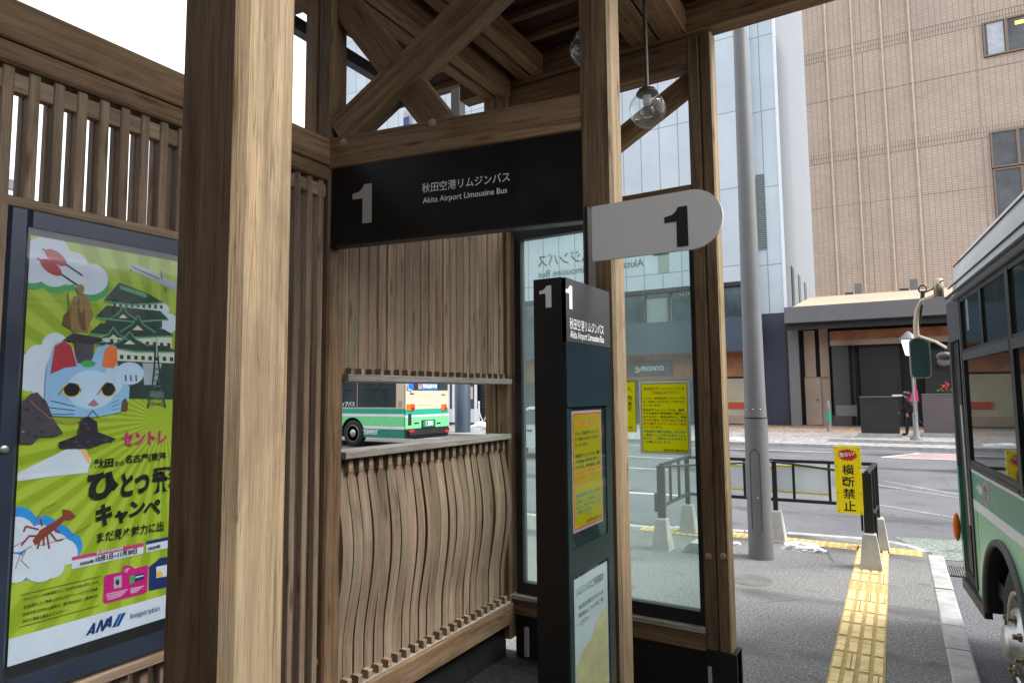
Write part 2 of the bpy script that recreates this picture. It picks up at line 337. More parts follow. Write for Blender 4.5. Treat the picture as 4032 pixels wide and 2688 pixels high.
# ------------------------------------------------------------------ mesh builder
class MB:
    def __init__(s, xf=None):
        s.v = []; s.f = []; s.m = []; s.uv = []; s.sm = []; s.mats = []; s.xf = xf
    def mi(s, name):
        if name not in s.mats: s.mats.append(name)
        return s.mats.index(name)
    def add(s, verts, faces, mat, uvs=None, smooth=False):
        b = len(s.v); k = s.mi(mat)
        s.v += [Vector(v) for v in verts]
        for i, f in enumerate(faces):
            s.f.append([b+j for j in f]); s.m.append(k); s.sm.append(smooth)
            if uvs: s.uv.append(uvs[i])
            else:
                ps = [Vector(verts[j]) for j in f]
                n = Vector((0, 0, 0))
                for a in range(len(ps)): n += ps[a].cross(ps[(a+1) % len(ps)])
                ax = max(range(3), key=lambda q: abs(n[q]))
                o = [(1, 2), (0, 2), (0, 1)][ax]
                s.uv.append([(p[o[0]], p[o[1]]) for p in ps])
    def beam(s, p0, p1, w, h, mat, upv=(0, 0, 1), ch=.006, taper=1.0, kerb_side=None):
        """squared timber from p0 to p1, w across, h along upv, arrised edges; grain runs along it"""
        p0, p1 = Vector(p0), Vector(p1); d = (p1-p0); L = d.length; d.normalize()
        upv = Vector(upv); sd = d.cross(upv)
        if sd.length < 1e-4: sd = d.cross(Vector((0, 1, 0)))
        sd.normalize(); uu = sd.cross(d).normalized()
        a, b_, c = w/2, h/2, min(ch, w*.3, h*.3)
        ring = [(-a+c, -b_), (a-c, -b_), (a, -b_+c), (a, b_-c), (a-c, b_), (-a+c, b_), (-a, b_-c), (-a, -b_+c)]
        per = [0]
        for i in range(8):
            q, z = ring[i], ring[(i+1) % 8]; per.append(per[-1]+math.hypot(z[0]-q[0], z[1]-q[1]))
        vs = [p0+sd*x+uu*y for x, y in ring]+[p1+sd*x*taper+uu*y*taper for x, y in ring]
        ou, ov = random.uniform(0, 50), random.uniform(0, 50)
        fs, uv = [], []
        for i in range(8):
            j = (i+1) % 8
            fs.append([i, j, 8+j, 8+i]); uv.append([(ou, ov+per[i]), (ou, ov+per[i+1]), (ou+L, ov+per[i+1]), (ou+L, ov+per[i])])
        fs.append(list(range(7, -1, -1))); uv.append([(ou+ring[i][1], ov+ring[i][0]) for i in range(7, -1, -1)])
        fs.append(list(range(8, 16))); uv.append([(ou+ring[i][1], ov+ring[i][0]) for i in range(8)])
        if kerb_side:        # kerb-facing side of a post: bleached wood with open daylight put into its colour
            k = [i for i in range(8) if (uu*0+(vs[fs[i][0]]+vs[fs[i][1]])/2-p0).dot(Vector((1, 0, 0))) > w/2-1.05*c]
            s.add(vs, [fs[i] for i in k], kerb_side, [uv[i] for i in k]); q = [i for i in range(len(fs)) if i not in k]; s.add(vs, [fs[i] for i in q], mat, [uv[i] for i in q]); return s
        s.add(vs, fs, mat, uv); return s
    def path(s, pts, w, h, mat, upv=(0, 1, 0)):
        """bent slat following pts, rectangular section, grain along it"""
        pts = [Vector(p) for p in pts]; n = len(pts); upv = Vector(upv)
        vs, acc = [], [0]
        for i, p in enumerate(pts):
            d = (pts[min(i+1, n-1)]-pts[max(i-1, 0)]).normalized(); sd = d.cross(upv).normalized()
            for x, y in ((-1, -1), (1, -1), (1, 1), (-1, 1)): vs.append(p+sd*(x*h/2)+upv*(y*w/2))
            if i: acc.append(acc[-1]+(p-pts[i-1]).length)
        ou, ov = random.uniform(0, 50), random.uniform(0, 50); per = [0, h, h+w, 2*h+w, 2*h+2*w]
        fs, uv = [], []
        for i in range(n-1):
            for k in range(4):
                j = (k+1) % 4
                fs.append([4*i+k, 4*i+j, 4*i+4+j, 4*i+4+k])
                uv.append([(ou+acc[i], ov+per[k]), (ou+acc[i], ov+per[k+1]), (ou+acc[i+1], ov+per[k+1]), (ou+acc[i+1], ov+per[k])])
        fs += [[3, 2, 1, 0], [4*n-4, 4*n-3, 4*n-2, 4*n-1]]; uv += [[(ou, ov), (ou+w, ov), (ou+w, ov+h), (ou, ov+h)]]*2
        s.add(vs, fs, mat, uv); return s
    def box(s, x0, x1, y0, y1, z0, z1, mat, ch=0):
        vs = [(x, y, z) for z in (z0, z1) for x, y in ((x0, y0), (x1, y0), (x1, y1), (x0, y1))]
        s.add(vs, [[3, 2, 1, 0], [4, 5, 6, 7], [0, 1, 5, 4], [1, 2, 6, 5], [2, 3, 7, 6], [3, 0, 4, 7]], mat); return s
    def prism(s, pts, dvec, mat, smooth=False):
        """closed outline (3D points in one plane) thickened by dvec"""
        pts = [Vector(p) for p in pts]; d = Vector(dvec); n = len(pts)
        s.add(pts+[p+d for p in pts], [list(range(n-1, -1, -1)), list(range(n, 2*n))], mat)
        b = len(s.v)-2*n; k = s.mi(mat)
        for i in range(n):
            j = (i+1) % n
            s.f.append([b+i, b+j, b+n+j, b+n+i]); s.m.append(k); s.sm.append(smooth)
            L = (pts[j]-pts[i]).length; s.uv.append([(0, 0), (L, 0), (L, d.length), (0, d.length)])
        return s
    def loft(s, rings, mat, smooth=True, cap=True, closed=True):
        n = len(rings[0]); vs = [p for r in rings for p in r]; fs = []
        for i in range(len(rings)-1):
            for k in range(n if closed else n-1):
                j = (k+1) % n; fs.append([i*n+k, i*n+j, (i+1)*n+j, (i+1)*n+k])
        s.add(vs, fs, mat, None, smooth)
        if cap and closed:
            s.add(rings[0], [list(range(n-1, -1, -1))], mat); s.add(rings[-1], [list(range(n))], mat)
        return s
    def tube(s, pts, r, mat, n=10, smooth=True):
        pts = [Vector(p) for p in pts]; rs = r if isinstance(r, (list, tuple)) else [r]*len(pts); rings = []
        prev = None
        for i, p in enumerate(pts):
            d = (pts[min(i+1, len(pts)-1)]-pts[max(i-1, 0)]).normalized()
            a = d.cross(Vector((0, 0, 1)) if abs(d.z) < .95 else Vector((0, 1, 0))).normalized() if prev is None else (prev-d*prev.dot(d)).normalized()
            prev = a; b = d.cross(a)
            rings.append([p+(a*math.cos(2*math.pi*k/n)+b*math.sin(2*math.pi*k/n))*rs[i] for k in range(n)])
        return s.loft(rings, mat, smooth)
    def lathe(s, c, prof, mat, axis=(0, 0, 1), n=24, smooth=True):
        c = Vector(c); ax = Vector(axis).normalized()
        a = ax.cross(Vector((1, 0, 0)) if abs(ax.x) < .9 else Vector((0, 1, 0))).normalized(); b = ax.cross(a)
        rings = [[c+ax*h+(a*math.cos(2*math.pi*k/n)+b*math.sin(2*math.pi*k/n))*max(r, 1e-4) for k in range(n)] for r, h in prof]
        return s.loft(rings, mat, smooth)
    def sphere(s, c, r, mat, n=24, m=14, sc_=(1, 1, 1)):
        c = Vector(c); rings = []
        for i in range(m+1):
            t = math.pi*i/m; rr = max(math.sin(t), 1e-3)
            rings.append([c+Vector((math.cos(2*math.pi*k/n)*rr*sc_[0], math.sin(2*math.pi*k/n)*rr*sc_[1], -math.cos(t)*sc_[2]))*r for k in range(n)])
        return s.loft(rings, mat, True)
    def text(s, body, o, rv, uv_, w, h, mat, nv=None, bold=0.0, depth=0.0):
        """lettering filling a w x h rectangle whose lower-left corner is o"""
        vs, fs = glyphs(body, bold)
        if not vs: return s
        x0 = min(v[0] for v in vs); x1 = max(v[0] for v in vs); y0 = min(v[1] for v in vs); y1 = max(v[1] for v in vs)
        o, rv, uv_ = Vector(o), Vector(rv).normalized(), Vector(uv_).normalized()
        if h is None: h = (y1-y0)*w/(x1-x0)
        if w is None: w = (x1-x0)*h/(y1-y0)
        P = [o+rv*((v[0]-x0)/(x1-x0)*w)+uv_*((v[1]-y0)/(y1-y0)*h) for v in vs]
        s.add(P, fs, mat); return s
    def build(s, name, parent=None, loc=None, smooth_angle=None):
        me = bpy.data.meshes.new(name)
        off = Vector(loc) if loc is not None else Vector((0, 0, 0))
        if parent is not None and not parent.get('_local'):
            off = Vector(parent.get('_base', (0, 0, 0)))
        vv = [(s.xf @ v if s.xf else v)-off for v in s.v]
        me.from_pydata(vv, [], s.f)
        for n in s.mats: me.materials.append(MATS[n])
        me.polygons.foreach_set('material_index', s.m); me.polygons.foreach_set('use_smooth', s.sm)
        ul = me.uv_layers.new(name='UVMap'); flat = [c for f in s.uv for p in f for c in p]
        ul.data.foreach_set('uv', flat)
        me.validate(); me.update()
        ob = bpy.data.objects.new(name, me); col.objects.link(ob)
        if parent is not None:
            ob.parent = parent
            ob['_base'] = parent.get('_base', (0, 0, 0))
            if parent.get('_local'): ob['_local'] = 1
        elif loc is not None:
            ob.location = loc; ob['_base'] = tuple(loc)
        return ob
_gc = {}
def glyphs(body, bold):
    key = (body, bold)
    if key in _gc: return _gc[key]
    cu = bpy.data.curves.new('t', 'FONT'); cu.body = body; cu.size = 1; cu.offset = bold; cu.resolution_u = 4
    ob = bpy.data.objects.new('t', cu); col.objects.link(ob)
    dg = bpy.context.evaluated_depsgraph_get(); me = bpy.data.meshes.new_from_object(ob.evaluated_get(dg))
    r = ([tuple(v.co) for v in me.vertices], [list(p.vertices) for p in me.polygons])
    bpy.data.objects.remove(ob); bpy.data.curves.remove(cu); bpy.data.meshes.remove(me)
    _gc[key] = r; return r
def tag(o, label, cat, group=None):
    o['label'] = label; o['category'] = cat
    if group: o['group'] = group
    return o
def thing(name, loc, label, cat, group=None, rotz=None):
    o = bpy.data.objects.new(name, None); col.objects.link(o); o.location = loc; o.empty_display_size = .2
    if rotz is not None: o.rotation_euler = (0, 0, rotz); o['_local'] = 1
    else: o['_base'] = tuple(loc)
    return tag(o, label, cat, group)
def struct(o, kind='structure'):
    o['kind'] = kind; return o
def dup(root, loc, label=None, rotz=None, skip=()):
    r = root.copy(); col.objects.link(r); r.location = loc
    if rotz is not None: r.rotation_euler = (0, 0, rotz)
    if label: r['label'] = label
    for ch in list(root.children):
        if ch.name.split('.')[0] in skip: continue
        c = ch.copy(); col.objects.link(c); c.parent = r
        for g in ch.children:
            d = g.copy(); col.objects.link(d); d.parent = c
    return r
def each(name, parent, fn, items):
    """one part per item, each a mesh of its own"""
    for it in items:
        m = MB(); fn(m, it); m.build(name, parent)

# ------------------------------------------------------------------ ground
XV, YV, ZV = Vector((1, 0, 0)), Vector((0, 1, 0)), Vector((0, 0, 1))
def sheet(name, pts, z, mat, uvrot=None):
    m = MB(); vs = [(p[0], p[1], z) for p in pts]; m.add(vs, [list(range(len(pts)))], mat); return m.build(name)
ROAD = -.10
struct(sheet('road', [(-300, -300), (300, -300), (300, 300), (-300, 300)], ROAD, 'asphalt_road'))
# near pavement: straight kerb line beside the bus, then a rounded corner into the crossing road
corner = [(.205, 8.0), (.20, 8.12), (.06, 8.36), (-.10, 8.46), (-.4, 8.52), (-1.2, 8.42), (-1.66, 8.29), (-2.5, 8.11), (-2.75, 7.95), (-6, 8.0), (-60, 8.2)]
m = MB(); m.prism([(p[0], p[1], 0) for p in ([(.205, -30)]+corner+[(-60, -30)])], (0, 0, -.12), 'asphalt_walk'); struct(m.build('pavement'))
m = MB()      # kerb stones beside the bus bay, one block after another with open joints
y = -6.0; rnd = random.Random(3)
while y < 8.0:
    L = .60 if y < 4 else (.5 if y < 6.5 else .36); L = min(L, 8.02-y)
    if L < .05: break
    dz = rnd.uniform(-.004, .004)
    m.beam((.278, y+.006, -.06+dz), (.278, y+L-.006, -.06+dz), .145, .135, 'kerb_stone', ch=.012); y += L
for a, b in zip(corner[1:], corner[2:]):
    a, b = Vector((*a, -.05)), Vector((*b, -.05)); n = max(1, int((b-a).length/.6)); n = min(n, 40)
    for k in range(n): m.beam(a.lerp(b, k/n+.01/n), a.lerp(b, (k+1)/n-.01/n), .13, .113, 'kerb_stone', ch=.012)
struct(m.build('kerb'))
m = MB()      # tactile strip: raised bars on tiles along the pavement, then across at the corner
def tac_tile(x, y, bars='y'):
    u = [(x, y), (x+.3, y), (x+.3, y+.3), (x, y+.3)]
    m.add([(a+.0015*(1 if a == x else -1), b+.0015*(1 if b == y else -1), .004) for a, b in u], [[0, 1, 2, 3]], 'tactile_base')
    for k in range(4):
        c = .0375+.075*k
        if bars == 'y': m.beam((x+c, y+.015, .0055), (x+c, y+.285, .0055), .050, .007, 'tactile_yellow', ch=.003)
        elif bars == 'x': m.beam((x+.015, y+c, .0055), (x+.285, y+c, .0055), .03, .007, 'tactile_yellow', ch=.003)
        else:
            for j in range(4): m.lathe((x+c, y+.0375+.075*j, .004), [(.017, 0), (.013, .004), (.0001, .0045)], 'tactile_yellow', n=7)
y = -1.2
while y < 7.85: tac_tile(-.43, y, 'y' if not 6.0 < y < 6.3 else 'd'); y += .3
x = -2.83
while x < -.05: tac_tile(x, 7.86 if x > -2 else 7.72, 'd'); x += .3
struct(m.build('tactile_paving'))
m = MB(); m.box(-.93-.01, -.93+.01, 0, .01, .001, .002, 'steel_dark')
c = Vector((-1.20, 6.19, 0))
m = MB(); m.lathe(c, [(.0001, .004), (.155, .004), (.165, .006), (.175, .006), (.185, .0035), (.19, .0005)], 'stone_dark', n=40)
tag(m.build('manhole_cover', loc=c), 'round worn iron manhole cover in the asphalt near the steel pole', 'manhole cover')
t = thing('drain_grating', (.47, 7.85, ROAD), 'steel drain grating in the gutter at the end of the kerb', 'drain')
m = MB(); m.box(.37, .62, 7.62, 8.0, ROAD+.001, ROAD+.006, 'near_black'); m.build('pit', t)
m = MB()
for k in range(13): m.box(.375+k*.019, .384+k*.019, 7.63, 7.99, ROAD+.008, ROAD+.016, 'chrome')
m.box(.37, .62, 7.62, 7.632, ROAD+.007, ROAD+.018, 'steel_grey'); m.box(.37, .62, 7.988, 8.0, ROAD+.007, ROAD+.018, 'steel_grey'); m.build('bars', t)
# road markings
m = MB()
def line(a, b, wd, mat='line_white', z=ROAD+.004):
    a, b = Vector((*a, z)), Vector((*b, z)); d = (b-a).normalized(); s_ = Vector((-d.y, d.x, 0))*wd/2
    m.add([a-s_, b-s_, b+s_, a+s_], [[0, 1, 2, 3]], mat)
line((-5.2, 11.05), (-3.3, 11.22), .14); line((-7.5, 14.8), (-4.6, 14.8), .14); line((-9, 17.6), (-5.3, 17.35), .14)
line((-30, 19.2), (-2.2, 19.45), .12, 'line_worn'); line((-30, 21.0), (-1.0, 21.12), .12)
for a, b in (((-.45, 15.1), (.9, 13.5)), ((-.42, 14.25), (1.6, 12.45)), ((-.35, 11.8), (.9, 10.9))): line(a, b, .09, 'line_worn')
line((-14, 11.05), (-9, 11.05), .14); line((-16, 14.8), (-11, 14.8), .14)
line((-.4, 20.1), (9, 20.35), .18, z=ROAD+.008); line((-.35, 20.2), (.5, 21.75), .14, z=ROAD+.008); line((.4, 21.85), (9, 22.0), .14, z=ROAD+.008)
struct(m.build('road_markings'))
struct(sheet('red_bus_lane', [(-.3, 20.2), (9, 20.4), (9, 22.0), (.45, 21.8)], ROAD+.004, 'lane_red'))
struct(sheet('gutter_patch', [(.3, 8.3), (3, 8.6), (3, 9.9), (-.1, 9.3)], ROAD+.004, 'lane_green'))
# far pavement with kerb
m = MB(); m.prism([(-120, 22.75, 0), (60, 23.1, 0), (60, 60, 0), (-120, 60, 0)], (0, 0, -.12), 'paver_far'); struct(m.build('far_pavement'))
m = MB(); m.beam((-120, 22.65, -.05), (60, 23.0, -.05), .2, .14, 'kerb_stone', ch=.02); struct(m.build('far_kerb'))
struct(sheet('brown_paving', [(-6.6, 29.5), (14, 30.3), (14, 37), (-6.6, 37)], .004, 'paver_brown'))
struct(sheet('shelter_floor', [(-2.45, -3), (-.98, -3), (-.93, 3.75), (-2.45, 3.75)], .004, 'floor_dark'))
c = at(1630, 1268, Z=0); m = MB(); m.loft([[(c.x-q, c.y-.1, z), (c.x+q, c.y-.1, z), (c.x+q-.01, c.y+.12, z), (c.x-q+.01, c.y+.12, z)] for q, z in ((.245, .001), (.235, .05), (.18, .10))], 'concrete', False)
tag(m.build('concrete_block', loc=c), 'low grey concrete block on the asphalt behind the far timber post', 'concrete block')
# snow remnants
def snow(name, c, rx, ry, h, n, label, seed):
    rn = random.Random(seed); m = MB(); bm = bmesh.new(); bmesh.ops.create_icosphere(bm, subdivisions=4, radius=1)
    from mathutils import noise as mn
    for v in bm.verts:
        q = v.co.copy(); d = mn.noise(q*2.1+Vector((seed, 0, 0)))*.45+mn.noise(q*5+Vector((seed, 3, 0)))*.25+mn.noise(q*12)*.12
        q *= 1+d; v.co = Vector((q.x*rx, q.y*ry, max(q.z, -.15)*h))
    m.add([v.co+Vector(c) for v in bm.verts], [[x.index for x in f.verts] for f in bm.faces], 'snow', None, False); bm.free()
    return tag(m.build(name, loc=c), label, 'snow', None)
s1 = at(1840, 1262, Z=0); snow('snow_heap', s1, .21, .10, .075, 9, 'flattened grey-white heap of old snow on the asphalt right of the steel pole', 3)
s2 = at(1690, 1249, Z=0); snow('snow_heap', s2, .05, .035, .03, 5, 'small lump of old snow left of the steel pole', 11)
s3 = at(1693, 1012, Z=0); snow('snow_heap', s3, .5, .12, .1, 5, 'strip of old snow by the far kerb', 17)

# ------------------------------------------------------------------ the timber shelter
WX = -2.21                           # inner face of the back wall
EY = 3.669                           # inner face of the glazed end
SA = R(10.6); SD = Vector((math.cos(SA), math.sin(SA), 0)); SN = Vector((math.sin(SA), -math.cos(SA), 0))   # sign bay direction, outward normal
SP = Vector((WX, 2.042, 0))
def sb(L, z, out=0): return SP+SD*L+SN*out+ZV*z
shelter = thing('bus_shelter', (-1.6, 2.8, 0), 'weathered timber bus shelter with slatted back wall, glazed end and dark boarded roof', 'bus shelter')
def post(x0, x1, y0, y1, z0, z1, mat='wood_post', split=True, name='post', ch=.012):
    m = MB(); xc = (x0+x1)/2; yc = (y0+y1)/2
    if split:
        wd = (x1-x0)/2-.002
        m.beam((x0+wd/2, yc, z0), (x0+wd/2, yc, z1), wd, y1-y0, mat, (0, 1, 0), ch=.009)
        m.beam((x1-wd/2, yc, z0), (x1-wd/2, yc, z1), wd, y1-y0, mat, (0, 1, 0), ch=.009, kerb_side='wood_post_lit' if mat == 'wood_post' else None)
        m.box(xc-.004, xc+.004, y0+.012, y1-.012, z0+.01, z1-.01, 'near_black')
    else: m.beam((xc, yc, z0), (xc, yc, z1), x1-x0, y1-y0, mat, (0, 1, 0), ch=ch, kerb_side='wood_post_lit')
    return m.build(name, shelter)
def plug(parent, pts, n=(0, -1, 0)):
    each('plug', parent, lambda m, p: m.lathe(Vector(p), [(.019, -.004), (.019, .002), (.017, .0035), (.0001, .0035)], 'wood_plug', n, 16), pts)
big = post(-1.018, -.852, .602, .716, .0, 3.83, split=False, ch=.016)
p2 = post(-2.398, WX, 2.046, 2.148, .12, 3.83, 'wood_beam')
plug(p2, [(-2.255, 2.043, .53), (-2.345, 2.043, .49)])
p3 = post(-1.030, -.897, 2.262, 2.378, .0, 3.83, split=False, ch=.012)
p4 = post(-.967, -.822, EY, EY+.115, .287, 3.815, 'wood_post', split=True)
plug(p4, [(-.935, EY-.001, .79), (-.855, EY-.001, .80)])
p5 = post(-2.40, WX, 3.635, 3.75, .12, 3.83, 'wood_beam')
# slatted back wall: near bay (round the poster case) and seat bay
PW = .068
def slat_bay(y0, y1, z0, z1, pitch, blocks):
    m = MB(); y = y0
    while y < y1:
        m.beam((WX-.040, y+.016, z0), (WX-.040, y+.015, z1), .030, .034, 'wood_slat', (1, 0, 0), ch=.003)
        m.beam((WX-.073, y+.012, z0), (WX-.073, y+.012, z1), .031, .032, 'wood_slat', (1, 0, 0), ch=.003)
        if blocks: m.beam((WX-.045, y+.031, z1-.045), (WX-.045, y+.0675, z1-.045), .034, .06, 'wood_slat', ch=.003)
        y += pitch
    return m.build('slat_panel', shelter)
slat_bay(-.711, 1.78, 2.30, 2.70, PW, True)
slat_bay(-.711, 1.78, .20, .80, PW, False)
slat_bay(1.80, 2.03, .26, 2.70, PW, True); slat_bay(-.711, .765, .80, 2.30, PW, False)
m = MB(); m.beam((WX-.05, -.7, 2.835), (WX-.05, 2.044, 2.835), .10, .128, 'wood_beam', ch=.005); m.build('top_beam', shelter)
m = MB(); m.beam((WX-.054, -.7, 2.733), (WX-.054, 2.044, 2.733), .10, .068, 'wood_beam', ch=.008); m.build('top_beam', shelter)
m = MB(); m.beam((WX-.04, -.7, 2.281), (WX-.04, 1.80, 2.281), .10, .032, 'wood_slat', ch=.004); m.build('rail', shelter)
m = MB(); m.beam((WX-.04, -.7, .81), (WX-.04, 1.80, .81), .10, .034, 'wood_slat', ch=.004); m.build('rail', shelter)
m = MB(); m.beam((WX-.06, -.7, .2), (WX-.06, 2.044, .2), .13, .15, 'wood_post', ch=.006); m.build('base_beam', shelter)
m = MB(); m.beam((WX-.012, .787, .83), (WX-.012, .787, 2.27), .036, .05, 'wood_slat', (1, 0, 0), ch=.004); m.build('batten', shelter)
# seat bay Y 2.15..3.63
Y0, Y1 = 2.152, 3.632; P = .0665; n = int((Y1-Y0)/P)
rn = random.Random(5)
up_ = MB(); lo_ = MB()
for k in range(n):
    y = Y0+.02+k*(Y1-Y0-.04)/(n-1)
    j = rn.uniform(-.003, .003)
    up_.beam((WX-.05+j, y, 1.80), (WX-.05+j, y, 2.86), .058, .026, 'wood_slat', (1, 0, 0), ch=.005)
    up_.beam((WX-.068, y+.033, 1.815), (WX-.068, y+.033, 2.86), .030, .05, 'wood_slat', (1, 0, 0), ch=.004)
    up_.beam((WX-.02, y+.024, 1.803), (WX-.02, y+.044, 1.803), .04, .05+.01*rn.random(), 'wood_slat', ch=.003)
    pts = []; amp = .055+rn.uniform(-.010, .010)
    for i in range(19):
        z = .37+(1.405-.37)*i/18; q = (z-.37)/(1.405-.37)
        bulge = amp*math.sin(math.pi*min(1, max(0, (q-.16)/.84)))**1.6
        pts.append((WX-.055+bulge+j, y, z))
    lo_.path(pts, .0595+rn.uniform(-.004, .003), .026, 'wood_slat')
    lo_.beam((WX-.03, y+.024, 1.37), (WX-.03, y+.052, 1.37), .045, .06+.014*rn.random(), 'wood_slat', ch=.003)
    lo_.beam((WX-.02, y+.022, .372), (WX-.02, y+.05, .372), .045, .05+.014*rn.random(), 'wood_slat', ch=.003)
up_.build('slat_panel', shelter); lo_.build('slat_panel', shelter)
m = MB(); m.box(WX-.13, WX-.10, 2.15, 3.63, 1.84, 2.86, 'wood_slat'); m.build('backing_board', shelter)
m = MB(); m.box(WX-.13, WX-.10, 2.15, 3.63, .37, 1.38, 'wood_slat'); m.build('backing_board', shelter)
m = MB(); m.beam((WX-.05, 2.15, 1.782), (WX-.05, 3.633, 1.782), .16, .036, 'wood_pale', ch=.004); m.build('rail', shelter)
m = MB(); m.beam((WX-.06, 2.15, 1.421), (WX-.06, 3.633, 1.421), .16, .034, 'wood_pale', ch=.004); m.build('rail', shelter)
m = MB(); m.beam((WX-.05, 2.15, .292), (WX-.05, 3.64, .292), .15, .125, 'wood_beam', ch=.006)
m.beam((WX-.06, 2.15, .356), (WX-.06, 3.64, .356), .13, .010, 'wood_pale', ch=.003); m.build('base_beam', shelter)
m = MB(); m.box(WX-.11, WX-.05, 2.15, 3.66, .0, .225, 'skirt_black'); m.build('skirting', shelter)
m = MB(); m.box(-2.2, -.80, EY+.02, EY+.10, .0, .283, 'skirt_black'); m.box(-.965, -.800, EY-.005, EY+.13, -.0, .284, 'skirt_black'); sk = m.build('skirting', shelter)
each('reflector_strip', sk, lambda m, q: m.box(*q, 'letter_grey'), [(-2.125, -2.10, EY-.004, EY+.016, .02, .20), (-.955, -.935, EY-.012, EY-.006, .03, .20)])
# glazed end
m = MB(); m.beam((WX, EY+.05, .32), (-.965, EY+.05, .32), .10, .10, 'wood_beam', ch=.005); m.build('base_beam', shelter)
m = MB(); m.beam((WX, EY+.045, .386), (-.965, EY+.045, .386), .13, .030, 'wood_pale', ch=.004); m.build('sill', shelter)
m = MB(); m.beam((WX, EY+.05, 2.87), (-.965, EY+.05, 2.87), .10, .10, 'wood_beam', ch=.005); m.build('header_beam', shelter)
m = MB(); f0, f1 = WX+.024, -.968
m.box(f0, f0+.05, EY+.01, EY+.07, .404, 2.82, 'steel_dark'); m.box(f1-.024, f1, EY+.01, EY+.07, .404, 2.82, 'steel_dark')
m.box(f0+.05, f1-.024, EY+.01, EY+.07, .404, .478, 'steel_dark'); m.box(f0+.05, f1-.024, EY+.01, EY+.07, 2.745, 2.82, 'steel_dark')
fr = m.build('window_frame', shelter)
m = MB(); m.box(f0+.05, f1-.024, EY+.036, EY+.042, .478, 2.745, 'pane_green'); pane = m.build('glass_pane', fr)
# transfer lettering on the outer face of the pane (reads from outside, mirrored from in here)
m = MB(); gy = EY+.046; L_ = Vector((-1, 0, 0))
a = at(1462, 627, Y=gy); b = at(1228, 609, Y=gy); zb = 2.545
m.text('秋田空港リムジンバス', (-.915-.30+.0, gy, zb), L_, ZV, .80, .088, 'letter_film', bold=.006)
m.text('Akita Airport Limousine Bus', (-.915-.365, gy, zb-.085), L_, ZV, .735, .062, 'letter_film', bold=.006)
x1 = at(1527, 615, Y=gy).x; m.text('1', (x1+.03, gy, 2.53), L_, ZV, .10, .26, 'letter_film', bold=.03)
m.build('lettering', fr)
# end beams and brace
m = MB(); m.beam((WX, EY+.07, 3.735), (-.965, EY+.07, 3.735), .13, .17, 'wood_roof', ch=.006); m.build('end_beam', shelter)
m = MB(); m.beam((-2.05, EY+.075, 2.965), (-.90, EY+.075, 3.601), .075, .125, 'wood_roof', ch=.006); m.build('brace', shelter)
m = MB(); m.beam((-2.62, EY+.05, 3.915), (-.12, EY+.05, 3.915), .12, .155, 'wood_roof', ch=.006); m.build('eave_beam', shelter)
m = MB(); m.beam((-2.62, .66, 3.915), (-.25, .66, 3.915), .12, .155, 'wood_roof', ch=.006); m.build('eave_beam', shelter)
m = MB(); m.beam((-2.9, 2.1, 3.80), (-.85, 2.32, 3.80), .12, .16, 'wood_roof', ch=.006); m.build('tie_beam', shelter)
def dbl(x0, x1, z0, z1, y0=.6, y1=EY):
    m = MB(); wd = (x1-x0)/2-.006
    for xc in (x0+wd/2, x1-wd/2): m.beam((xc, y0, (z0+z1)/2), (xc, y1, (z0+z1)/2), wd, z1-z0, 'wood_roof', ch=.006)
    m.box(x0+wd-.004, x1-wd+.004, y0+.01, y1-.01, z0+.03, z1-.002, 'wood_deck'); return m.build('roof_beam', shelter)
dbl(-2.385, -2.195, 3.765, 3.955); dbl(-2.12, -1.93, 3.86, 3.99); dbl(-1.30, -.96, 3.84, 3.99)
m = MB(); y = .55
while y < 3.8: m.beam((-2.93, y, 4.015), (-.14, y, 4.015), .045, .05, 'wood_roof', ch=.003); y += .243
m.build('purlins', shelter)
m = MB(); y = .4
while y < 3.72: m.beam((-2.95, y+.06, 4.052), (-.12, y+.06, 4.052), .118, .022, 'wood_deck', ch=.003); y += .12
m.build('roof_deck', shelter)
m = MB(); m.box(-2.98, -.10, .36, 3.80, 4.068, 4.105, 'steel_dark'); m.build('roof_sheet', shelter)
m = MB(); m.box(-3.02, -2.955, .4, 3.16, 3.885, 3.965, 'dark_grey'); g = m.build('gutter', shelter)
m = MB(); m.tube([(-3.02, 2.89, 3.89), (-3.02, 2.89, .02)], .028, 'steel_grey', 12); m.build('downpipe', g)
# cross braces and beam over the sign (sign bay plane)
m = MB(); m.beam(sb(0, 2.829, -.055), sb(1.215, 2.829, -.055), .105, .150, 'wood_beam', ch=.006); bm_ = m.build('sign_beam', shelter)
plug(bm_, [sb(.075, 2.872, -.002), sb(.535, 2.890, -.002)], SN)
d = Vector((.722-.0, .455)); 
m = MB(); m.beam(sb(.03, 2.925, -.05), sb(1.18, 3.715, -.05), .085, .165, 'wood_beam', ch=.008); m.build('brace', shelter)
m = MB(); m.beam(sb(-.05, 3.700, -.075), sb(.545, 2.905, -.075), .085, .150, 'wood_beam', ch=.008); m.build('brace', shelter)

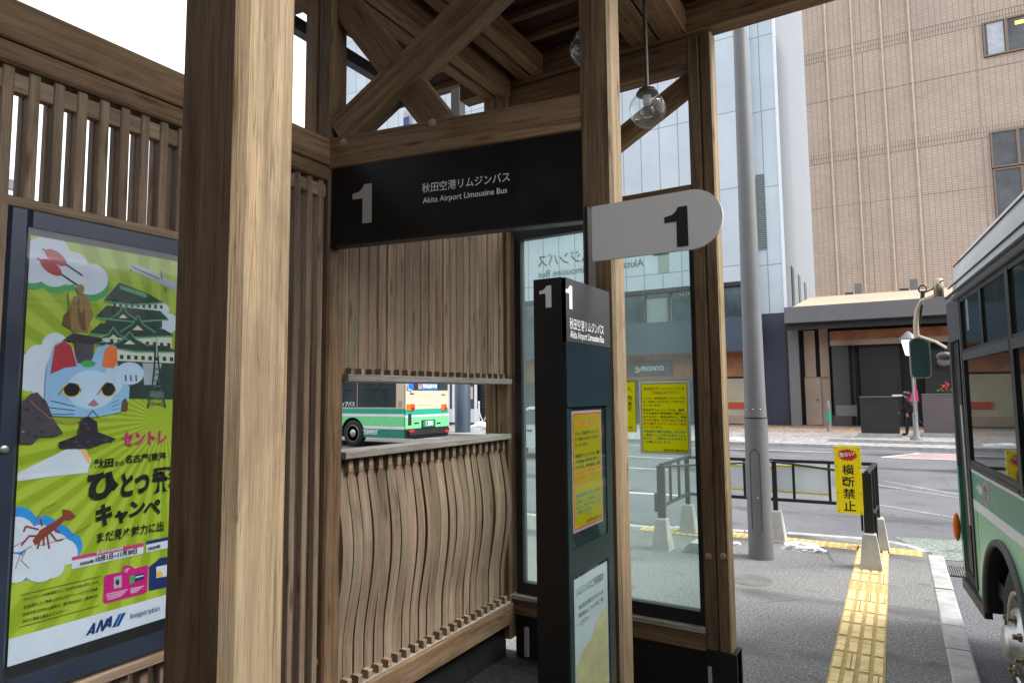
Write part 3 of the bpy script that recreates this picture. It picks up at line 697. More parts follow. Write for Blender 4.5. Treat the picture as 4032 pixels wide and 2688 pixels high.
# sign board hung under the beam
t = thing('sign_board', sb(.6, 2.39), 'wide black sign board lettered with a big grey 1, hung under the timber beam', 'sign')
def sbox(m, L0, L1, z0, z1, o0, o1, mat):
    m.prism([sb(L0, z0, o0), sb(L1, z0, o0), sb(L1, z1, o0), sb(L0, z1, o0)], SN*(o1-o0), mat)
m = MB(); sbox(m, .012, 1.21, 2.394, 2.757, -.06, -.008, 'black_panel'); m.build('board', t)
m = MB(); sbox(m, .008, 1.21, 2.384, 2.393, -.063, -.004, 'steel_dark'); sbox(m, .008, 1.21, 2.758, 2.764, -.063, -.004, 'steel_dark'); m.build('edge_trim', t)
m = MB(); U = ZV
def one(m, o, rv, w_, h_, mat):
    """figure 1 with a flag, no serif"""
    o, rv = Vector(o), Vector(rv)
    P = [(.52, 0), (1, 0), (1, 1), (.60, 1), (.50, .90), (.32, .82), (0, .79), (0, .645), (.52, .645)]
    m.add([o+rv*(x*w_)+ZV*(y*h_) for x, y in P], [[0, 1, 2, 3, 4, 5, 8], [5, 6, 7, 8]], mat)
one(m, sb(.125, 2.478, -.006), SD, .103, .181, 'letter_grey')
m.build('numeral', t)
m = MB()
m.text('秋田空港リムジンバス', sb(.484, 2.582, -.006), SD, U, .412, .043, 'letter_white', bold=.004)
m.text('Akita Airport Limousine Bus', sb(.488, 2.527, -.006), SD, U, .395, .034, 'letter_white', bold=.006)
m.build('lettering', t)

# pendant globe lamps
def lamp(c, r, top, label):
    t = thing('pendant_lamp', c, label, 'lamp', 'globe lamps hung from the shelter roof'); c = Vector(c)
    m = MB(); m.tube([c+ZV*(r+.02), c+ZV*top], .0115, 'bronze', 12); m.lathe(c+ZV*top, [(.03, -.02), (.035, 0)], 'bronze'); m.build('stem', t)
    m = MB(); m.lathe(c, [(.0001, r*1.2), (.03, r*1.2), (.044, r*1.13), (.046, r*1.0), (.056, r*.96), (.057, r*.88), (.045, r*.86)], 'bronze'); m.build('cap', t)
    m = MB(); m.sphere(c, r, 'globe_clear', 32, 20); m.build('globe', t)
    m = MB(); m.lathe(c, [(.022, r*.78), (.022, r*.35), (.02, r*.3)], 'paper_white'); m.build('socket', t)
    m = MB(); m.lathe(c, [(.016, r*.32), (.034, 0), (.036, -r*.12), (.026, -r*.36), (.0001, -r*.44)], 'pane_clear'); m.build('bulb', t)
c = at(1487, 252, Y=3.1); lamp(c, .093, 3.86-c.z, 'clear glass globe lamp on a bronze stem, seen whole right of the front post')
c = at(1347, 113, Y=3.1); lamp(c, .093, 3.88-c.z, 'clear glass globe lamp mostly hidden behind the front post')

# notices on the end pane
def notice(name, x0, x1, z0, z1, Y, label, body=None, border=True):
    t = thing(name, ((x0+x1)/2, Y, z0), label, 'notice')
    b_ = .016 if border else .0015
    def rim(m, a0, a1, c0, c1, w_, mat): m.box(a0, a0+w_, Y-.004, Y-.002, c0, c1, mat); m.box(a1-w_, a1, Y-.004, Y-.002, c0, c1, mat); m.box(a0+w_, a1-w_, Y-.004, Y-.002, c0, c0+w_, mat); m.box(a0+w_, a1-w_, Y-.004, Y-.002, c1-w_, c1, mat)
    m = MB(); rim(m, x0, x1, z0, z1, b_-.003 if border else .001, 'paper_white'); m.build('sleeve', t)
    m = MB(); rim(m, x0+b_-.003, x1-b_+.003, z0+b_-.003, z1-b_+.003, .003, 'orange_ink'); m.box(x0+b_, x1-b_, Y-.0038, Y-.0024, z0+b_, z1-b_, 'notice_yellow'); m.build('sheet', t)
    return t
nx0, nx1 = at(1468, 900, Y=EY+.03).x, at(1589, 1000, Y=EY+.03).x
nz1, nz0 = at(1500, 875, Y=EY+.03).z, at(1500, 1042, Y=EY+.03).z
t = notice('paper_notice', nx0, nx1-.004, nz0, nz1, EY+.03, 'yellow paper notice in a clear sleeve taped to the glass pane')
m = MB(); W_ = nx1-nx0; H_ = nz1-nz0
LN = [('秋田空港リムジンバスを', .10, .9, .90, 'orange_ink', .045), ('ご利用のお客様へ', .22, .78, .845, 'orange_ink', .045), ('いつも、秋田空港リムジンバス', .08, .9, .775, 'letter_black', .034),
      ('をご利用いただきましてありがと', .08, .9, .728, 'letter_black', .034), ('うございます。', .08, .44, .681, 'letter_black', .034), ('秋田空港リムジンバスは、通常、', .08, .9, .615, 'letter_black', .034),
      ('座席定員制の専用車両で運行して', .08, .92, .568, 'letter_black', .034), ('おりますが、運用の都合上、秋田', .08, .92, .521, 'letter_black', .034), ('中央交通の一般路線の緑色車', .08, .92, .474, 'orange_ink', .036),
      ('両で運行させていただく場合', .08, .92, .427, 'orange_ink', .036), ('がございます。', .08, .46, .380, 'orange_ink', .036), ('緑色車両で運行の際は、お客様の', .08, .9, .318, 'blue_ink', .036), ('ご乗車にてご不便をお掛けいたし', .08, .9, .271, 'blue_ink', .036),
      ('ますが、ご理解をいただけますよ', .08, .9, .224, 'blue_ink', .036), ('うお願いいたします。', .08, .6, .177, 'blue_ink', .036), ('秋田中央交通株式会社', .46, .93, .072, 'letter_black', .034)]
for s_, a, b, v, mt, hh in LN: m.text(s_, (nx0+W_*a, EY+.0235, nz0+H_*v-.012), XV, ZV, W_*(b-a), H_*hh*.95, mt, bold=.022)
m.build('print', t)
nxb = at(1461, 950, Y=EY+.03).x; z1, z0 = at(1455, 876, Y=EY+.03).z, at(1460, 991, Y=EY+.03).z
t = notice('paper_notice', nxb-.297, nxb, z0, z1, EY+.03, 'narrow yellow paper notice on the pane half hidden behind the front post', border=False)
m = MB()
for s_, v in (('へ', .80), ('用', .62), ('賞', .51), ('機', .41)): m.text(s_, (nxb-.05, EY+.0235, z0+(z1-z0)*v), XV, ZV, .028, .028, 'letter_black', bold=.01)
m.text('会社', (nxb-.065, EY+.0235, z0+.015), XV, ZV, .045, .02, 'letter_black', bold=.01)
m.build('print', t)

# ------------------------------------------------------------------ totem stop post
TX = -.85; T0, T1 = at(1297, 635, X=TX).y, at(1398, 672, X=TX).y; TH = 2.058
tl = at(1225, 640, Y=T0).x
t = thing('stop_totem', ((tl+TX)/2, (T0+T1)/2, 0), 'slim black bus stop totem with white figure 1 on both faces, its side carrying notices', 'bus stop sign')
m = MB(); m.box(tl, TX-.012, T0, T1, 0, TH, 'totem_black'); m.build('body', t)
def tz(px, py, X=TX): return at(px, py, X=X)
zb = tz(1345, 936).z
m = MB(); ya = T0+.004
m.box(TX-.012, TX, ya, T1, zb+.004, TH-.003, 'totem_navy'); m.box(TX-.012, TX+.0015, ya, T1, tz(1345, 790).z, TH-.002, 'totem_sheen'); m.build('face_panel', t)  # grey upper part: reflected sheen on the face put into its colour
m = MB(); m.box(TX-.012, TX-.002, ya, ya+.03, .02, zb, 'totem_green'); m.box(TX-.012, TX-.002, T1-.045, T1, .02, zb, 'totem_green')
zr1, zr0 = tz(1355, 1245).z, tz(1355, 1305).z
m.box(TX-.012, TX-.002, ya+.03, T1-.045, zr0, zr1, 'totem_green'); m.box(TX-.0115, TX-.008, ya+.03, T1-.045, .02, zb, 'totem_green'); m.build('notice_frame', t)
m = MB(); m.box(TX-.007, TX-.004, ya+.032, T1-.047, zr1, zb-.01, 'pane_clear'); m.box(TX-.007, TX-.004, ya+.032, T1-.047, .05, zr0, 'pane_clear'); m.build('pane', t)
m = MB(); 
w1 = at(1266, 680, Y=T0).x-at(1239, 680, Y=T0).x
a = at(1239, 708, Y=T0-.001); b = at(1266, 655, Y=T0-.001); one(m, a, XV, b.x-a.x, b.z-a.z, 'letter_white'); m.build('numeral', t); m = MB()
a = tz(1300, 707, TX+.003); b = tz(1314, 657, TX+.003); one(m, a, YV, b.y-a.y, b.z-a.z, 'letter_white'); m.build('numeral', t)
m = MB(); a = tz(1309, 754, TX+.003); b = tz(1386, 740, TX+.003); m.text('秋田空港リムジンバス', a-ZV*.002, YV, ZV, b.y-a.y, .036, 'letter_white', bold=.008)
a2 = tz(1310, 779, TX+.003); m.text('Akita Airport Limousine Bus', a2-ZV*.002, YV, ZV, b.y-a.y, .030, 'letter_white', bold=.012); m.build('lettering', t)
# flag plate and its spine
sp_y = at(1362, 540, X=TX).y
t = thing('stop_flag', (TX, sp_y, 1.9), 'silver plate with rounded end and black figure 1 projecting from the totem', 'bus stop sign')
sl_ = at(1345, 480, Y=sp_y).x; sr = at(1362, 480, Y=sp_y).x-.016
zt, zbm = at(1362, 477, Y=sp_y).z, at(1362, 602, Y=sp_y).z
m = MB(); m.box(sl_, sr, sp_y-.012, sp_y+.05, TH-.001, zt+.004, 'totem_black'); m.build('spine', t)
xe = at(1663, 525, Y=sp_y).x; rr = (zt-zbm)/2; zc = (zt+zbm)/2
sr += .016
o = [(sr, sp_y-.012, zbm), *[(xe-rr+rr*math.sin(q), sp_y-.012, zc-rr*math.cos(q)) for q in [math.pi*i/28 for i in range(29)]], (sr, sp_y-.012, zt)]
sr -= .016
m = MB(); m.prism(o, (0, .012, 0), 'silver_plate'); m.build('plate', t)
m = MB(); a = at(1530, 566, Y=sp_y-.014); b = at(1580, 474, Y=sp_y-.014)
x_ = at(1526, 520, Y=sp_y-.014).x; z_ = at(1565, 566, Y=sp_y-.014).z; one(m, (x_, sp_y-.0135, z_), XV, at(1580, 520, Y=sp_y-.014).x-x_, at(1565, 474, Y=sp_y-.014).z-z_, 'letter_black'); m.build('numeral', t)
# paper on the totem
def totem_paper(name, pts, label):
    a, b, c_, d_ = [tz(*p, X=TX-.006) for p in pts]      # TL TR BL BR
    y0, y1, z1, z0 = a.y, (b.y+d_.y)/2, (a.z+b.z)/2, (c_.z+d_.z)/2
    t = thing(name, (TX-.006, (y0+y1)/2, z0), label, 'notice'); return t, y0, y1, z0, z1
t, y0, y1, z0, z1 = totem_paper('paper_notice', ((1313, 945), (1380, 940), (1321, 1222), (1386, 1197)), 'tall yellow paper notice with a red border inside the totem side')
m = MB(); X_ = TX-.0065; m.box(X_-.002, X_, y0, y1, z0, z1, 'paper_white'); m.build('sleeve', t)
m = MB(); m.box(X_, X_+.0004, y0+.006, y1-.006, z0+.008, z1-.008, 'red'); m.box(X_+.0004, X_+.0008, y0+.010, y1-.010, z0+.012, z1-.012, 'notice_yellow'); m.build('sheet', t)
m = MB(); W_ = y1-y0; H_ = z1-z0
m.text('お知らせ', (X_+.001, y0+W_*.14, z1-H_*.135), YV, ZV, W_*.68, H_*.055, 'orange_ink', bold=.02)
for i, (s_, b, mt) in enumerate([('いつも、秋田空港リムジンバス', .9, 'letter_black'), ('をご利用いただきましてありがと', .9, 'letter_black'), ('うございます。', .5, 'letter_black'), (None, 0, 0), ('秋田空港リムジンバスは、通常、', .92, 'letter_black'), ('座席定員制の専用車両で運行して', .92, 'letter_black'), ('おりますが、運用の都合上、秋田', .92, 'letter_black'), ('中央交通の一般路線の緑色車', .92, 'orange_ink'), ('両で運行させていただく場合', .92, 'orange_ink'), ('がございます。', .5, 'orange_ink'),
        (None, 0, 0), ('緑色車両で運行の際は、お客様の', .92, 'blue_ink'), ('ご乗車にてご不便をお掛けいたし', .92, 'blue_ink'), ('ますが、ご理解をいただけますよ', .92, 'blue_ink'), ('うお願いいたします。', .6, 'blue_ink')]):
    if s_: m.text(s_, (X_+.001, y0+W_*.09, z1-H_*(.205+.047*i)), YV, ZV, W_*(b-.09), H_*.031, mt, bold=.024)
m.text('秋田中央交通株式会社', (X_+.001, y0+W_*.42, z0+H_*.045), YV, ZV, W_*.5, H_*.026, 'letter_black', bold=.01); m.build('print', t)
a = tz(1316, 1332, TX-.006); b = tz(1392, 1285, TX-.006)
t = thing('paper_notice', (TX-.006, a.y, .3), 'pale route map sheet behind the lower pane of the totem', 'notice')
m = MB(); m.box(X_-.002, X_, ya+.04, T1-.05, .30, zr0-.012, 'sheet_green'); m.build('sheet', t)
m = MB(); yy = ya+.05; ww = T1-.06-yy; zz = zr0-.012
m.text('リムジンバスご利用案内', (X_+.001, yy, zz-.052), YV, ZV, ww*.9, .026, 'letter_black')
for i, s_ in enumerate(('秋田空港行きのりば', '時刻はこちらをご覧', 'ください')): m.text(s_, (X_+.001, yy+.02, zz-.095-.024*i), YV, ZV, ww*(.8 if i < 2 else .3), .015, 'fascia_blue')
m.prism([(X_+.0005, yy, .34), (X_+.0005, yy+ww, .36), (X_+.0005, yy+ww, 1.0), (X_+.0005, yy+ww*.7, .985), (X_+.0005, yy+ww*.45, .93), (X_+.0005, yy+ww*.2, .92), (X_+.0005, yy, .89)], (.0004, 0, 0), 'map_yellow'); m.build('print', t)
# ------------------------------------------------------------------ poster case on the back wall
PX_ = WX+.012
t = thing('poster_case', (WX, 1.3, .85), 'navy metal poster case with a glossy green travel poster on the slatted wall', 'poster case')
m = MB(); fy0, fy1, fz0, fz1 = .808, 1.79, .849, 2.262
for a in ((fy0, fy0+.052, fz0, fz1), (fy1-.052, fy1, fz0, fz1), (fy0+.052, fy1-.052, fz1-.05, fz1), (fy0+.052, fy1-.052, fz0, fz0+.05)):
    m.beam((WX-.032, (a[0]+a[1])/2, a[2]), (WX-.032, (a[0]+a[1])/2, a[3]), a[1]-a[0], .09, 'case_navy', (1, 0, 0), ch=.008)
m.box(WX-.06, WX-.004, fy0+.05, fy1-.05, fz0+.05, fz1-.05, 'near_black'); fr = m.build('frame', t)
m = MB(); m.lathe((WX+.014, .826, 1.555), [(.012, -.004), (.012, .003), (.009, .005), (.0001, .005)], 'chrome', (1, 0, 0), 16); m.build('lock', fr)
py0, py1, pz0, pz1 = .868, 1.72, .938, 2.19
post_root = MB(); XP = WX+.0
post_root.add([(XP, py0, pz0), (XP, py1, pz0), (XP, py1, pz1), (XP, py0, pz1)], [[0, 1, 2, 3]], 'poster_green'); paper = post_root.build('poster', t)
def z1(x, y): return (x*.6378/PXS, (800+y*.6378)/PXS)
def z2(x, y): return (x*.6378/PXS, (1688+y*.6378)/PXS)
art = MB()
def clip(poly):
    for ax, lim, sgn in ((1, py0, 1), (1, py1, -1), (2, pz0, 1), (2, pz1, -1)):
        out = []
        for i in range(len(poly)):
            a, b = poly[i-1], poly[i]; ia = (a[ax]-lim)*sgn >= 0; ib = (b[ax]-lim)*sgn >= 0
            if ia != ib: out.append(a.lerp(b, (lim-a[ax])/(b[ax]-a[ax])))
            if ib: out.append(b)
        poly = out
        if not poly: return poly
    return poly
_lay = [0]
def P(zf, pts, lay, mat, tgt=None):
    _lay[0] += 1; q = clip([at(*zf(*p), X=XP+.0004*lay+.000003*(_lay[0] % 120)) for p in pts])
    if len(q) > 2: (tgt or art).add(q, [list(range(len(q)))], mat)
def EL(zf, c, rx, ry, lay, mat, rot=0, n=26):
    cr, sr_ = math.cos(rot), math.sin(rot)
    P(zf, [(c[0]+rx*math.cos(k)*cr-ry*math.sin(k)*sr_, c[1]+rx*math.cos(k)*sr_+ry*math.sin(k)*cr) for k in [-2*math.pi*i/n for i in range(n)]], lay, mat)
def LI(zf, pts, wd, lay, mat):
    for a, b in zip(pts, pts[1:]):
        dx, dy = b[0]-a[0], b[1]-a[1]; L = math.hypot(dx, dy); nx, ny = -dy/L*wd/2, dx/L*wd/2
        P(zf, [(a[0]-nx, a[1]-ny), (b[0]-nx, b[1]-ny), (b[0]+nx, b[1]+ny), (a[0]+nx, a[1]+ny)], lay, mat)
for c, r in (((290, 330), 150), ((430, 400), 118), ((560, 470), 108), ((200, 380), 130), ((340, 420), 110)):      # cloud at the top
    EL(z1, (c[0]+8, c[1]+38), r, r*.9, 1, 'p_cloudgreen'); EL(z1, c, r, r*.88, 2, 'p_white')
for a in ((345, 335, 400, 375), (315, 395, 375, 440)):
    EL(z1, (a[0], a[1]), 78, 34, 4, 'p_red', .62); LI(z1, [(a[0]+55, a[1]+38), (a[0]+165, a[1]+112)], 12, 3, 'p_rockd'); LI(z1, [(a[0]-62, a[1]-40), (a[0]-85, a[1]-56)], 10, 3, 'p_golddark')
for c, r in (((340, 880), 82), ((240, 960), 88), ((185, 1060), 100), ((270, 1130), 80), ((130, 1010), 80)): EL(z1, c, r, r, 1, 'p_white')
P(z1, [(785, 385), (850, 378), (900, 402), (1000, 450), (1150, 520), (1150, 560), (1060, 530), (960, 480), (820, 415)], 3, 'p_plane')       # airliner
LI(z1, [(815, 392), (985, 468)], 6, 4, 'p_rockd'); LI(z1, [(995, 420), (1000, 470)], 8, 4, 'p_rockd'); LI(z1, [(1020, 520), (1022, 550)], 9, 4, 'p_rockd'); LI(z1, [(806, 410), (806, 430)], 6, 4, 'p_rockd')
# many-tiered green roofed keep
for c, r in (((1000, 660), 45), ((1040, 740), 60)): EL(z1, c, r, r, 2, 'p_white')
tiers = [((735, 490), (910, 555), (1005, 610), (640, 600), 560), ((660, 630), (990, 665), (1040, 715), (590, 700), 690), ((620, 740), (1010, 775), (1075, 815), (550, 800), 800), ((640, 855), (1030, 880), (1090, 915), (590, 870), 880)]
P(z1, [(735, 600), (960, 625), (960, 660), (670, 640)], 3, 'p_wall'); P(z1, [(670, 690), (1000, 720), (1000, 770), (640, 760)], 3, 'p_roof'); P(z1, [(640, 800), (1060, 830), (1060, 900), (620, 870)], 3, 'p_wall')
P(z1, [(640, 900), (1080, 920), (1080, 985), (700, 975)], 3, 'p_wall'); P(z1, [(700, 970), (1090, 990), (1090, 1210), (780, 1205)], 3, 'p_roof'); P(z1, [(880, 985), (1000, 990), (960, 1120), (890, 1120)], 4, 'p_plane')
for a, b, c_, d_, e in tiers: P(z1, [a, b, c_, ((c_[0]+d_[0])/2, (c_[1]+d_[1])/2+18), d_], 5, 'p_roof'); LI(z1, [(d_[0], d_[1]+5), ((c_[0]+d_[0])/2, (c_[1]+d_[1])/2+24), (c_[0], c_[1]+4)], 9, 6, 'p_roofl')
P(z1, [(735, 505), (910, 560), (905, 585), (745, 530)], 6, 'p_roofl')
for x in range(0, 9): P(z1, [(700+36*x, 612+2*x), (716+36*x, 613+2*x), (716+36*x, 636+2*x), (700+36*x, 634+2*x)], 4, 'p_rockd')
for x in range(0, 9): P(z1, [(680+44*x, 838+3*x), (700+44*x, 839+3*x), (700+44*x, 870+3*x), (680+44*x, 868+3*x)], 4, 'p_rockd'); P(z1, [(740+44*x, 935+2*x), (762+44*x, 936+2*x), (762+44*x, 962+2*x), (740+44*x, 960+2*x)], 4, 'p_rockd')
for c, w_, h_ in (((760, 690), 90, 55), ((850, 760), 110, 70), ((700, 815), 90, 50), ((800, 850), 120, 60)):
    P(z1, [(c[0]-w_, c[1]+h_*.5), (c[0]-w_*.3, c[1]-h_*.2), (c[0], c[1]-h_), (c[0]+w_*.3, c[1]-h_*.2), (c[0]+w_, c[1]+h_*.55), (c[0]+w_*.5, c[1]+h_*.3), (c[0]-w_*.5, c[1]+h_*.3)], 6, 'p_roof')
    LI(z1, [(c[0]-w_, c[1]+h_*.5), (c[0]-w_*.3, c[1]-h_*.2), (c[0], c[1]-h_), (c[0]+w_*.3, c[1]-h_*.2), (c[0]+w_, c[1]+h_*.55)], 7, 7, 'p_roofl')
    P(z1, [(c[0]-w_*.3, c[1]+h_*.32), (c[0], c[1]-h_*.1), (c[0]+w_*.3, c[1]+h_*.34)], 7, 'p_wall')
# gilt standing figure on a dark plinth
EL(z1, (497, 530), 24, 30, 8, 'p_gold'); P(z1, [(455, 575), (530, 560), (580, 690), (555, 740), (540, 800), (500, 790), (455, 795), (432, 690)], 8, 'p_gold')
P(z1, [(440, 640), (395, 690), (385, 745), (440, 780)], 8, 'p_golddark'); LI(z1, [(420, 540), (445, 790)], 7, 9, 'p_gold'); P(z1, [(480, 590), (520, 590), (530, 790), (505, 780), (480, 700)], 9, 'p_golddark'); EL(z1, (505, 630), 16, 50, 10, 'p_gold')
P(z1, [(450, 800), (620, 830), (640, 850), (560, 870), (380, 850)], 8, 'p_rockd'); P(z1, [(455, 850), (585, 860), (570, 970), (480, 1000)], 7, 'p_rock')
# plain pale blue cat ornament
P(z1, [(280, 1090), (290, 1000), (310, 960), (345, 860), (400, 850), (450, 900), (480, 990), (560, 980), (600, 890), (660, 870), (715, 880), (725, 985), (740, 1060), (800, 1130), (795, 1220), (740, 1290), (600, 1318), (450, 1318), (300, 1310), (275, 1230)], 9, 'p_cat')
EL(z1, (800, 1050), 88, 70, 9, 'p_catlight'); EL(z1, (560, 1150), 150, 120, 10, 'p_catlight'); EL(z1, (700, 1090), 60, 90, 10, 'p_catlight')
P(z1, [(310, 1055), (340, 880), (395, 850), (440, 880), (475, 1005), (400, 1015)], 11, 'p_red'); P(z1, [(628, 1005), (650, 900), (690, 870), (722, 900), (725, 980), (700, 1020)], 11, 'p_orange')
for c, rx in (((442, 1152), 60), ((668, 1150), 48)): EL(z1, c, rx, 44, 11, 'p_yellow'); EL(z1, c, rx*.8, 39, 12, 'p_black'); LI(z1, [(c[0]-rx*1.4, c[1]+32), (c[0]-rx*.9, c[1]-5), (c[0]-rx*.2, c[1]-43), (c[0]+rx*.6, c[1]-34), (c[0]+rx*.95, c[1]+10)], 6, 13, 'p_black')
P(z1, [(540, 1243), (580, 1207), (610, 1243), (578, 1256)], 12, 'p_nose'); LI(z1, [(545, 1312), (572, 1278), (608, 1318)], 5, 12, 'p_black')
for k in range(3): LI(z1, [(310-10*k, 1217+42*k), (462, 1254+24*k)], 4, 12, 'p_black'); LI(z1, [(690, 1232+22*k), (735, 1213+26*k)], 3, 12, 'p_black')
P(z1, [(745, 1280), (752, 1220), (775, 1200), (790, 1230), (788, 1280)], 10, 'p_golddark'); EL(z1, (545, 990), 45, 22, 12, 'p_cloudgreen')
for k in range(3): LI(z1, [(775+32*k, 1060), (778+32*k, 1098)], 9, 11, 'p_rock')
# lattice tower
for x in (-1, 1): LI(z1, [(965+x*6, 900), (968+x*14, 1010), (968+x*30, 1150), (968+x*55, 1262)], 9, 8, 'p_rockd')
for k in range(7): y = 1010+36*k; d_ = 12+k*6; LI(z1, [(968-d_, y), (968+d_, y+22)], 5, 8, 'p_steel'); LI(z1, [(968+d_, y), (968-d_, y+22)], 5, 8, 'p_steel')
P(z1, [(925, 1160), (1012, 1165), (1012, 1200), (925, 1195)], 8, 'p_steel'); LI(z1, [(968, 830), (968, 950)], 9, 8, 'p_plane')
# rocks
def rock(pts, mat, seed):
    P(z1, pts, 13, mat); rr_ = random.Random(seed); xs = [p[0] for p in pts]; ys = [p[1] for p in pts]
    for k in range(70):
        x = rr_.uniform(min(xs), max(xs)); y = rr_.uniform(min(ys), max(ys)); c = False
        for i in range(len(pts)):
            a, b = pts[i-1], pts[i]
            if (a[1] > y) != (b[1] > y) and x < (b[0]-a[0])*(y-a[1])/(b[1]-a[1])+a[0]: c = not c
        if c: q = rr_.uniform(6, 20); P(z1, [(x-q, y), (x, y-q*.6), (x+q, y+3), (x, y+q*.6)], 14, rr_.choice(['p_rockd', 'p_rockd', 'p_rock', 'p_nose' if seed == 1 and k < 8 else 'p_rock']))
rock([(115, 1205), (150, 1215), (190, 1175), (230, 1165), (290, 1230), (330, 1330), (390, 1420), (330, 1440), (250, 1440), (200, 1485), (110, 1480)], 'p_rock', 1)
rock([(500, 1330), (545, 1312), (600, 1350), (605, 1410), (720, 1455), (640, 1480), (560, 1510), (380, 1510), (360, 1475), (480, 1430)], 'p_rockd', 2)
LI(z1, [(180, 1215), (300, 1320), (440, 1362), (500, 1340)], 5, 15, 'p_nose')
# lower half
P(z2, [(90, 280), (440, 110), (520, 115), (565, 190), (540, 270), (300, 295), (95, 325)], 3, 'p_white'); P(z2, [(440, 108), (505, 100), (565, 185), (545, 215), (500, 135)], 4, 'p_peach')
for c, r in (((120, 590), 110), ((270, 640), 105), ((360, 690), 100), ((430, 720), 80), ((230, 800), 130), ((120, 830), 110)): EL(z2, c, r, r, 3, 'p_blue')
for c, r in (((110, 650), 110), ((255, 690), 100), ((340, 740), 100), ((400, 760), 80), ((240, 830), 115), ((90, 860), 90), ((320, 840), 80)): EL(z2, c, r, r, 4, 'p_white')
P(z2, [(200, 690), (250, 620), (330, 575), (390, 530), (385, 495), (430, 500), (470, 540), (440, 560), (400, 560), (350, 610), (290, 660), (240, 700), (220, 720)], 6, 'p_lobster')
for l in ([(240, 620), (160, 600), (145, 635)], [(230, 660), (180, 660), (130, 720)], [(250, 680), (230, 740)], [(290, 650), (305, 740)], [(310, 640), (350, 690), (390, 680)], [(270, 660), (270, 720)], [(330, 610), (370, 640)], [(260, 600), (250, 555)]): LI(z2, l, 12, 6, 'p_lobster')
for l in ([(210, 580), (270, 490), (350, 455)], [(200, 720), (130, 760), (95, 860)], [(240, 720), (420, 670), (560, 590)], [(150, 690), (70, 735)], [(160, 750), (130, 810), (180, 858)]): LI(z2, l, 4, 6, 'p_lobster')
P(z2, [(30, 1303), (980, 1035), (1500, 880), (1500, 1500), (20, 1800)], 5, 'p_white')
P(z2, [(443, 790), (887, 700), (887, 725), (443, 812)], 4, 'p_pink'); P(z2, [(443, 812), (887, 725), (884, 768), (441, 866)], 4, 'p_white')
P(z2, [(903, 692), (1200, 632), (1200, 652), (903, 714)], 4, 'p_navy'); P(z2, [(903, 714), (1200, 652), (1200, 700), (903, 762)], 4, 'p_white')
P(z2, [(655, 900), (755, 880), (760, 845), (790, 838), (820, 850), (828, 862), (905, 840), (915, 850), (908, 1000), (895, 1012), (655, 1076), (638, 1066), (643, 915)], 4, 'p_magenta')
P(z2, [(922, 850), (960, 820), (985, 795), (1250, 760), (1250, 930), (918, 998)], 4, 'p_navy'); P(z2, [(965, 850), (1040, 835), (1040, 905), (965, 920)], 5, 'p_white'); EL(z2, (985, 895), 20, 20, 6, 'p_yellow')
P(z2, [(704, 912), (752, 902), (750, 975), (702, 985)], 5, 'p_plane'); P(z2, [(802, 905), (890, 888), (888, 925), (800, 958)], 5, 'p_navy'); P(z2, [(802, 905), (832, 900), (832, 945), (800, 958)], 6, 'p_cloudgreen')
EL(z2, (725, 945), 12, 18, 6, 'p_rockd'); LI(z2, [(836, 915), (886, 903)], 8, 6, 'p_white')
for k in range(4): LI(z2, [(655+k*3, 1020+k*11), (790-k*12, 990+k*12)], 4, 5, 'p_white'); LI(z2, [(806, 985+k*9), (890-k*14, 968+k*11)], 4, 5, 'p_white')
LI(z2, [(125, 1025), (625, 907)], 3, 5, 'p_black'); LI(z2, [(120, 1222), (615, 1087)], 3, 6, 'p_black')
P(z2, [(690, 1225), (735, 1140), (778, 1131), (735, 1215)], 7, 'p_navy'); LI(z2, [(715, 1215), (752, 1138)], 10, 8, 'p_blue')
art.build('artwork', paper)
pr = MB()
def PT(body, a, b, h, lay, mat, bold=.01):
    """text from lower-left pixel a to lower-right pixel b, h pixels tall at a"""
    A, B = at(*z2(*a), X=XP+.0004*lay), at(*z2(*b), X=XP+.0004*lay); H = at(*z2(a[0], a[1]-h), X=XP+.0004*lay)
    pr.text(body, (A.x, A.y, (A.z+B.z)/2), YV, ZV, B.y-A.y, (H.z-A.z), mat, bold=bold)
PT('セントレ', (755, 122), (1030, 72), 85, 9, 'p_magenta', .035); PT('秋田', (580, 245), (700, 235), 60, 9, 'p_black', .03); PT('から', (708, 230), (765, 224), 32, 9, 'p_black', .03); PT('名古屋(東海', (772, 222), (1024, 196), 60, 9, 'p_black', .03)
def stroke(pts, wd, mat='p_black', lay=9): LI(z2, pts, wd, lay, mat)
art2 = art
PT('ひ', (535, 450), (730, 420), 175, 9, 'p_black', .07); PT('とつ', (745, 425), (920, 395), 150, 9, 'p_black', .06); PT('飛', (932, 405), (1060, 380), 160, 9, 'p_black', .05)
PT('キ', (588, 610), (692, 590), 140, 9, 'p_black', .06); PT('ャ', (706, 592), (790, 575), 85, 9, 'p_black', .06); PT('ン', (795, 550), (895, 530), 100, 9, 'p_black', .06); PT('ペ', (885, 545), (992, 520), 95, 9, 'p_black', .03)
PT('まだ見ぬ魅力に出', (598, 708), (1010, 625), 68, 9, 'p_black', .02); PT('2025年', (492, 843), (580, 826), 24, 9, 'p_black', .03); PT('10月1日~11月30日', (590, 826), (845, 768), 38, 9, 'p_black', .03); PT('2025年', (912, 750), (990, 735), 24, 9, 'p_black', .03)
PT('第1弾対象搭乗期間', (595, 776), (758, 742), 18, 9, 'p_white', .02); PT('1弾', (768, 886), (802, 880), 24, 9, 'p_white', .03)
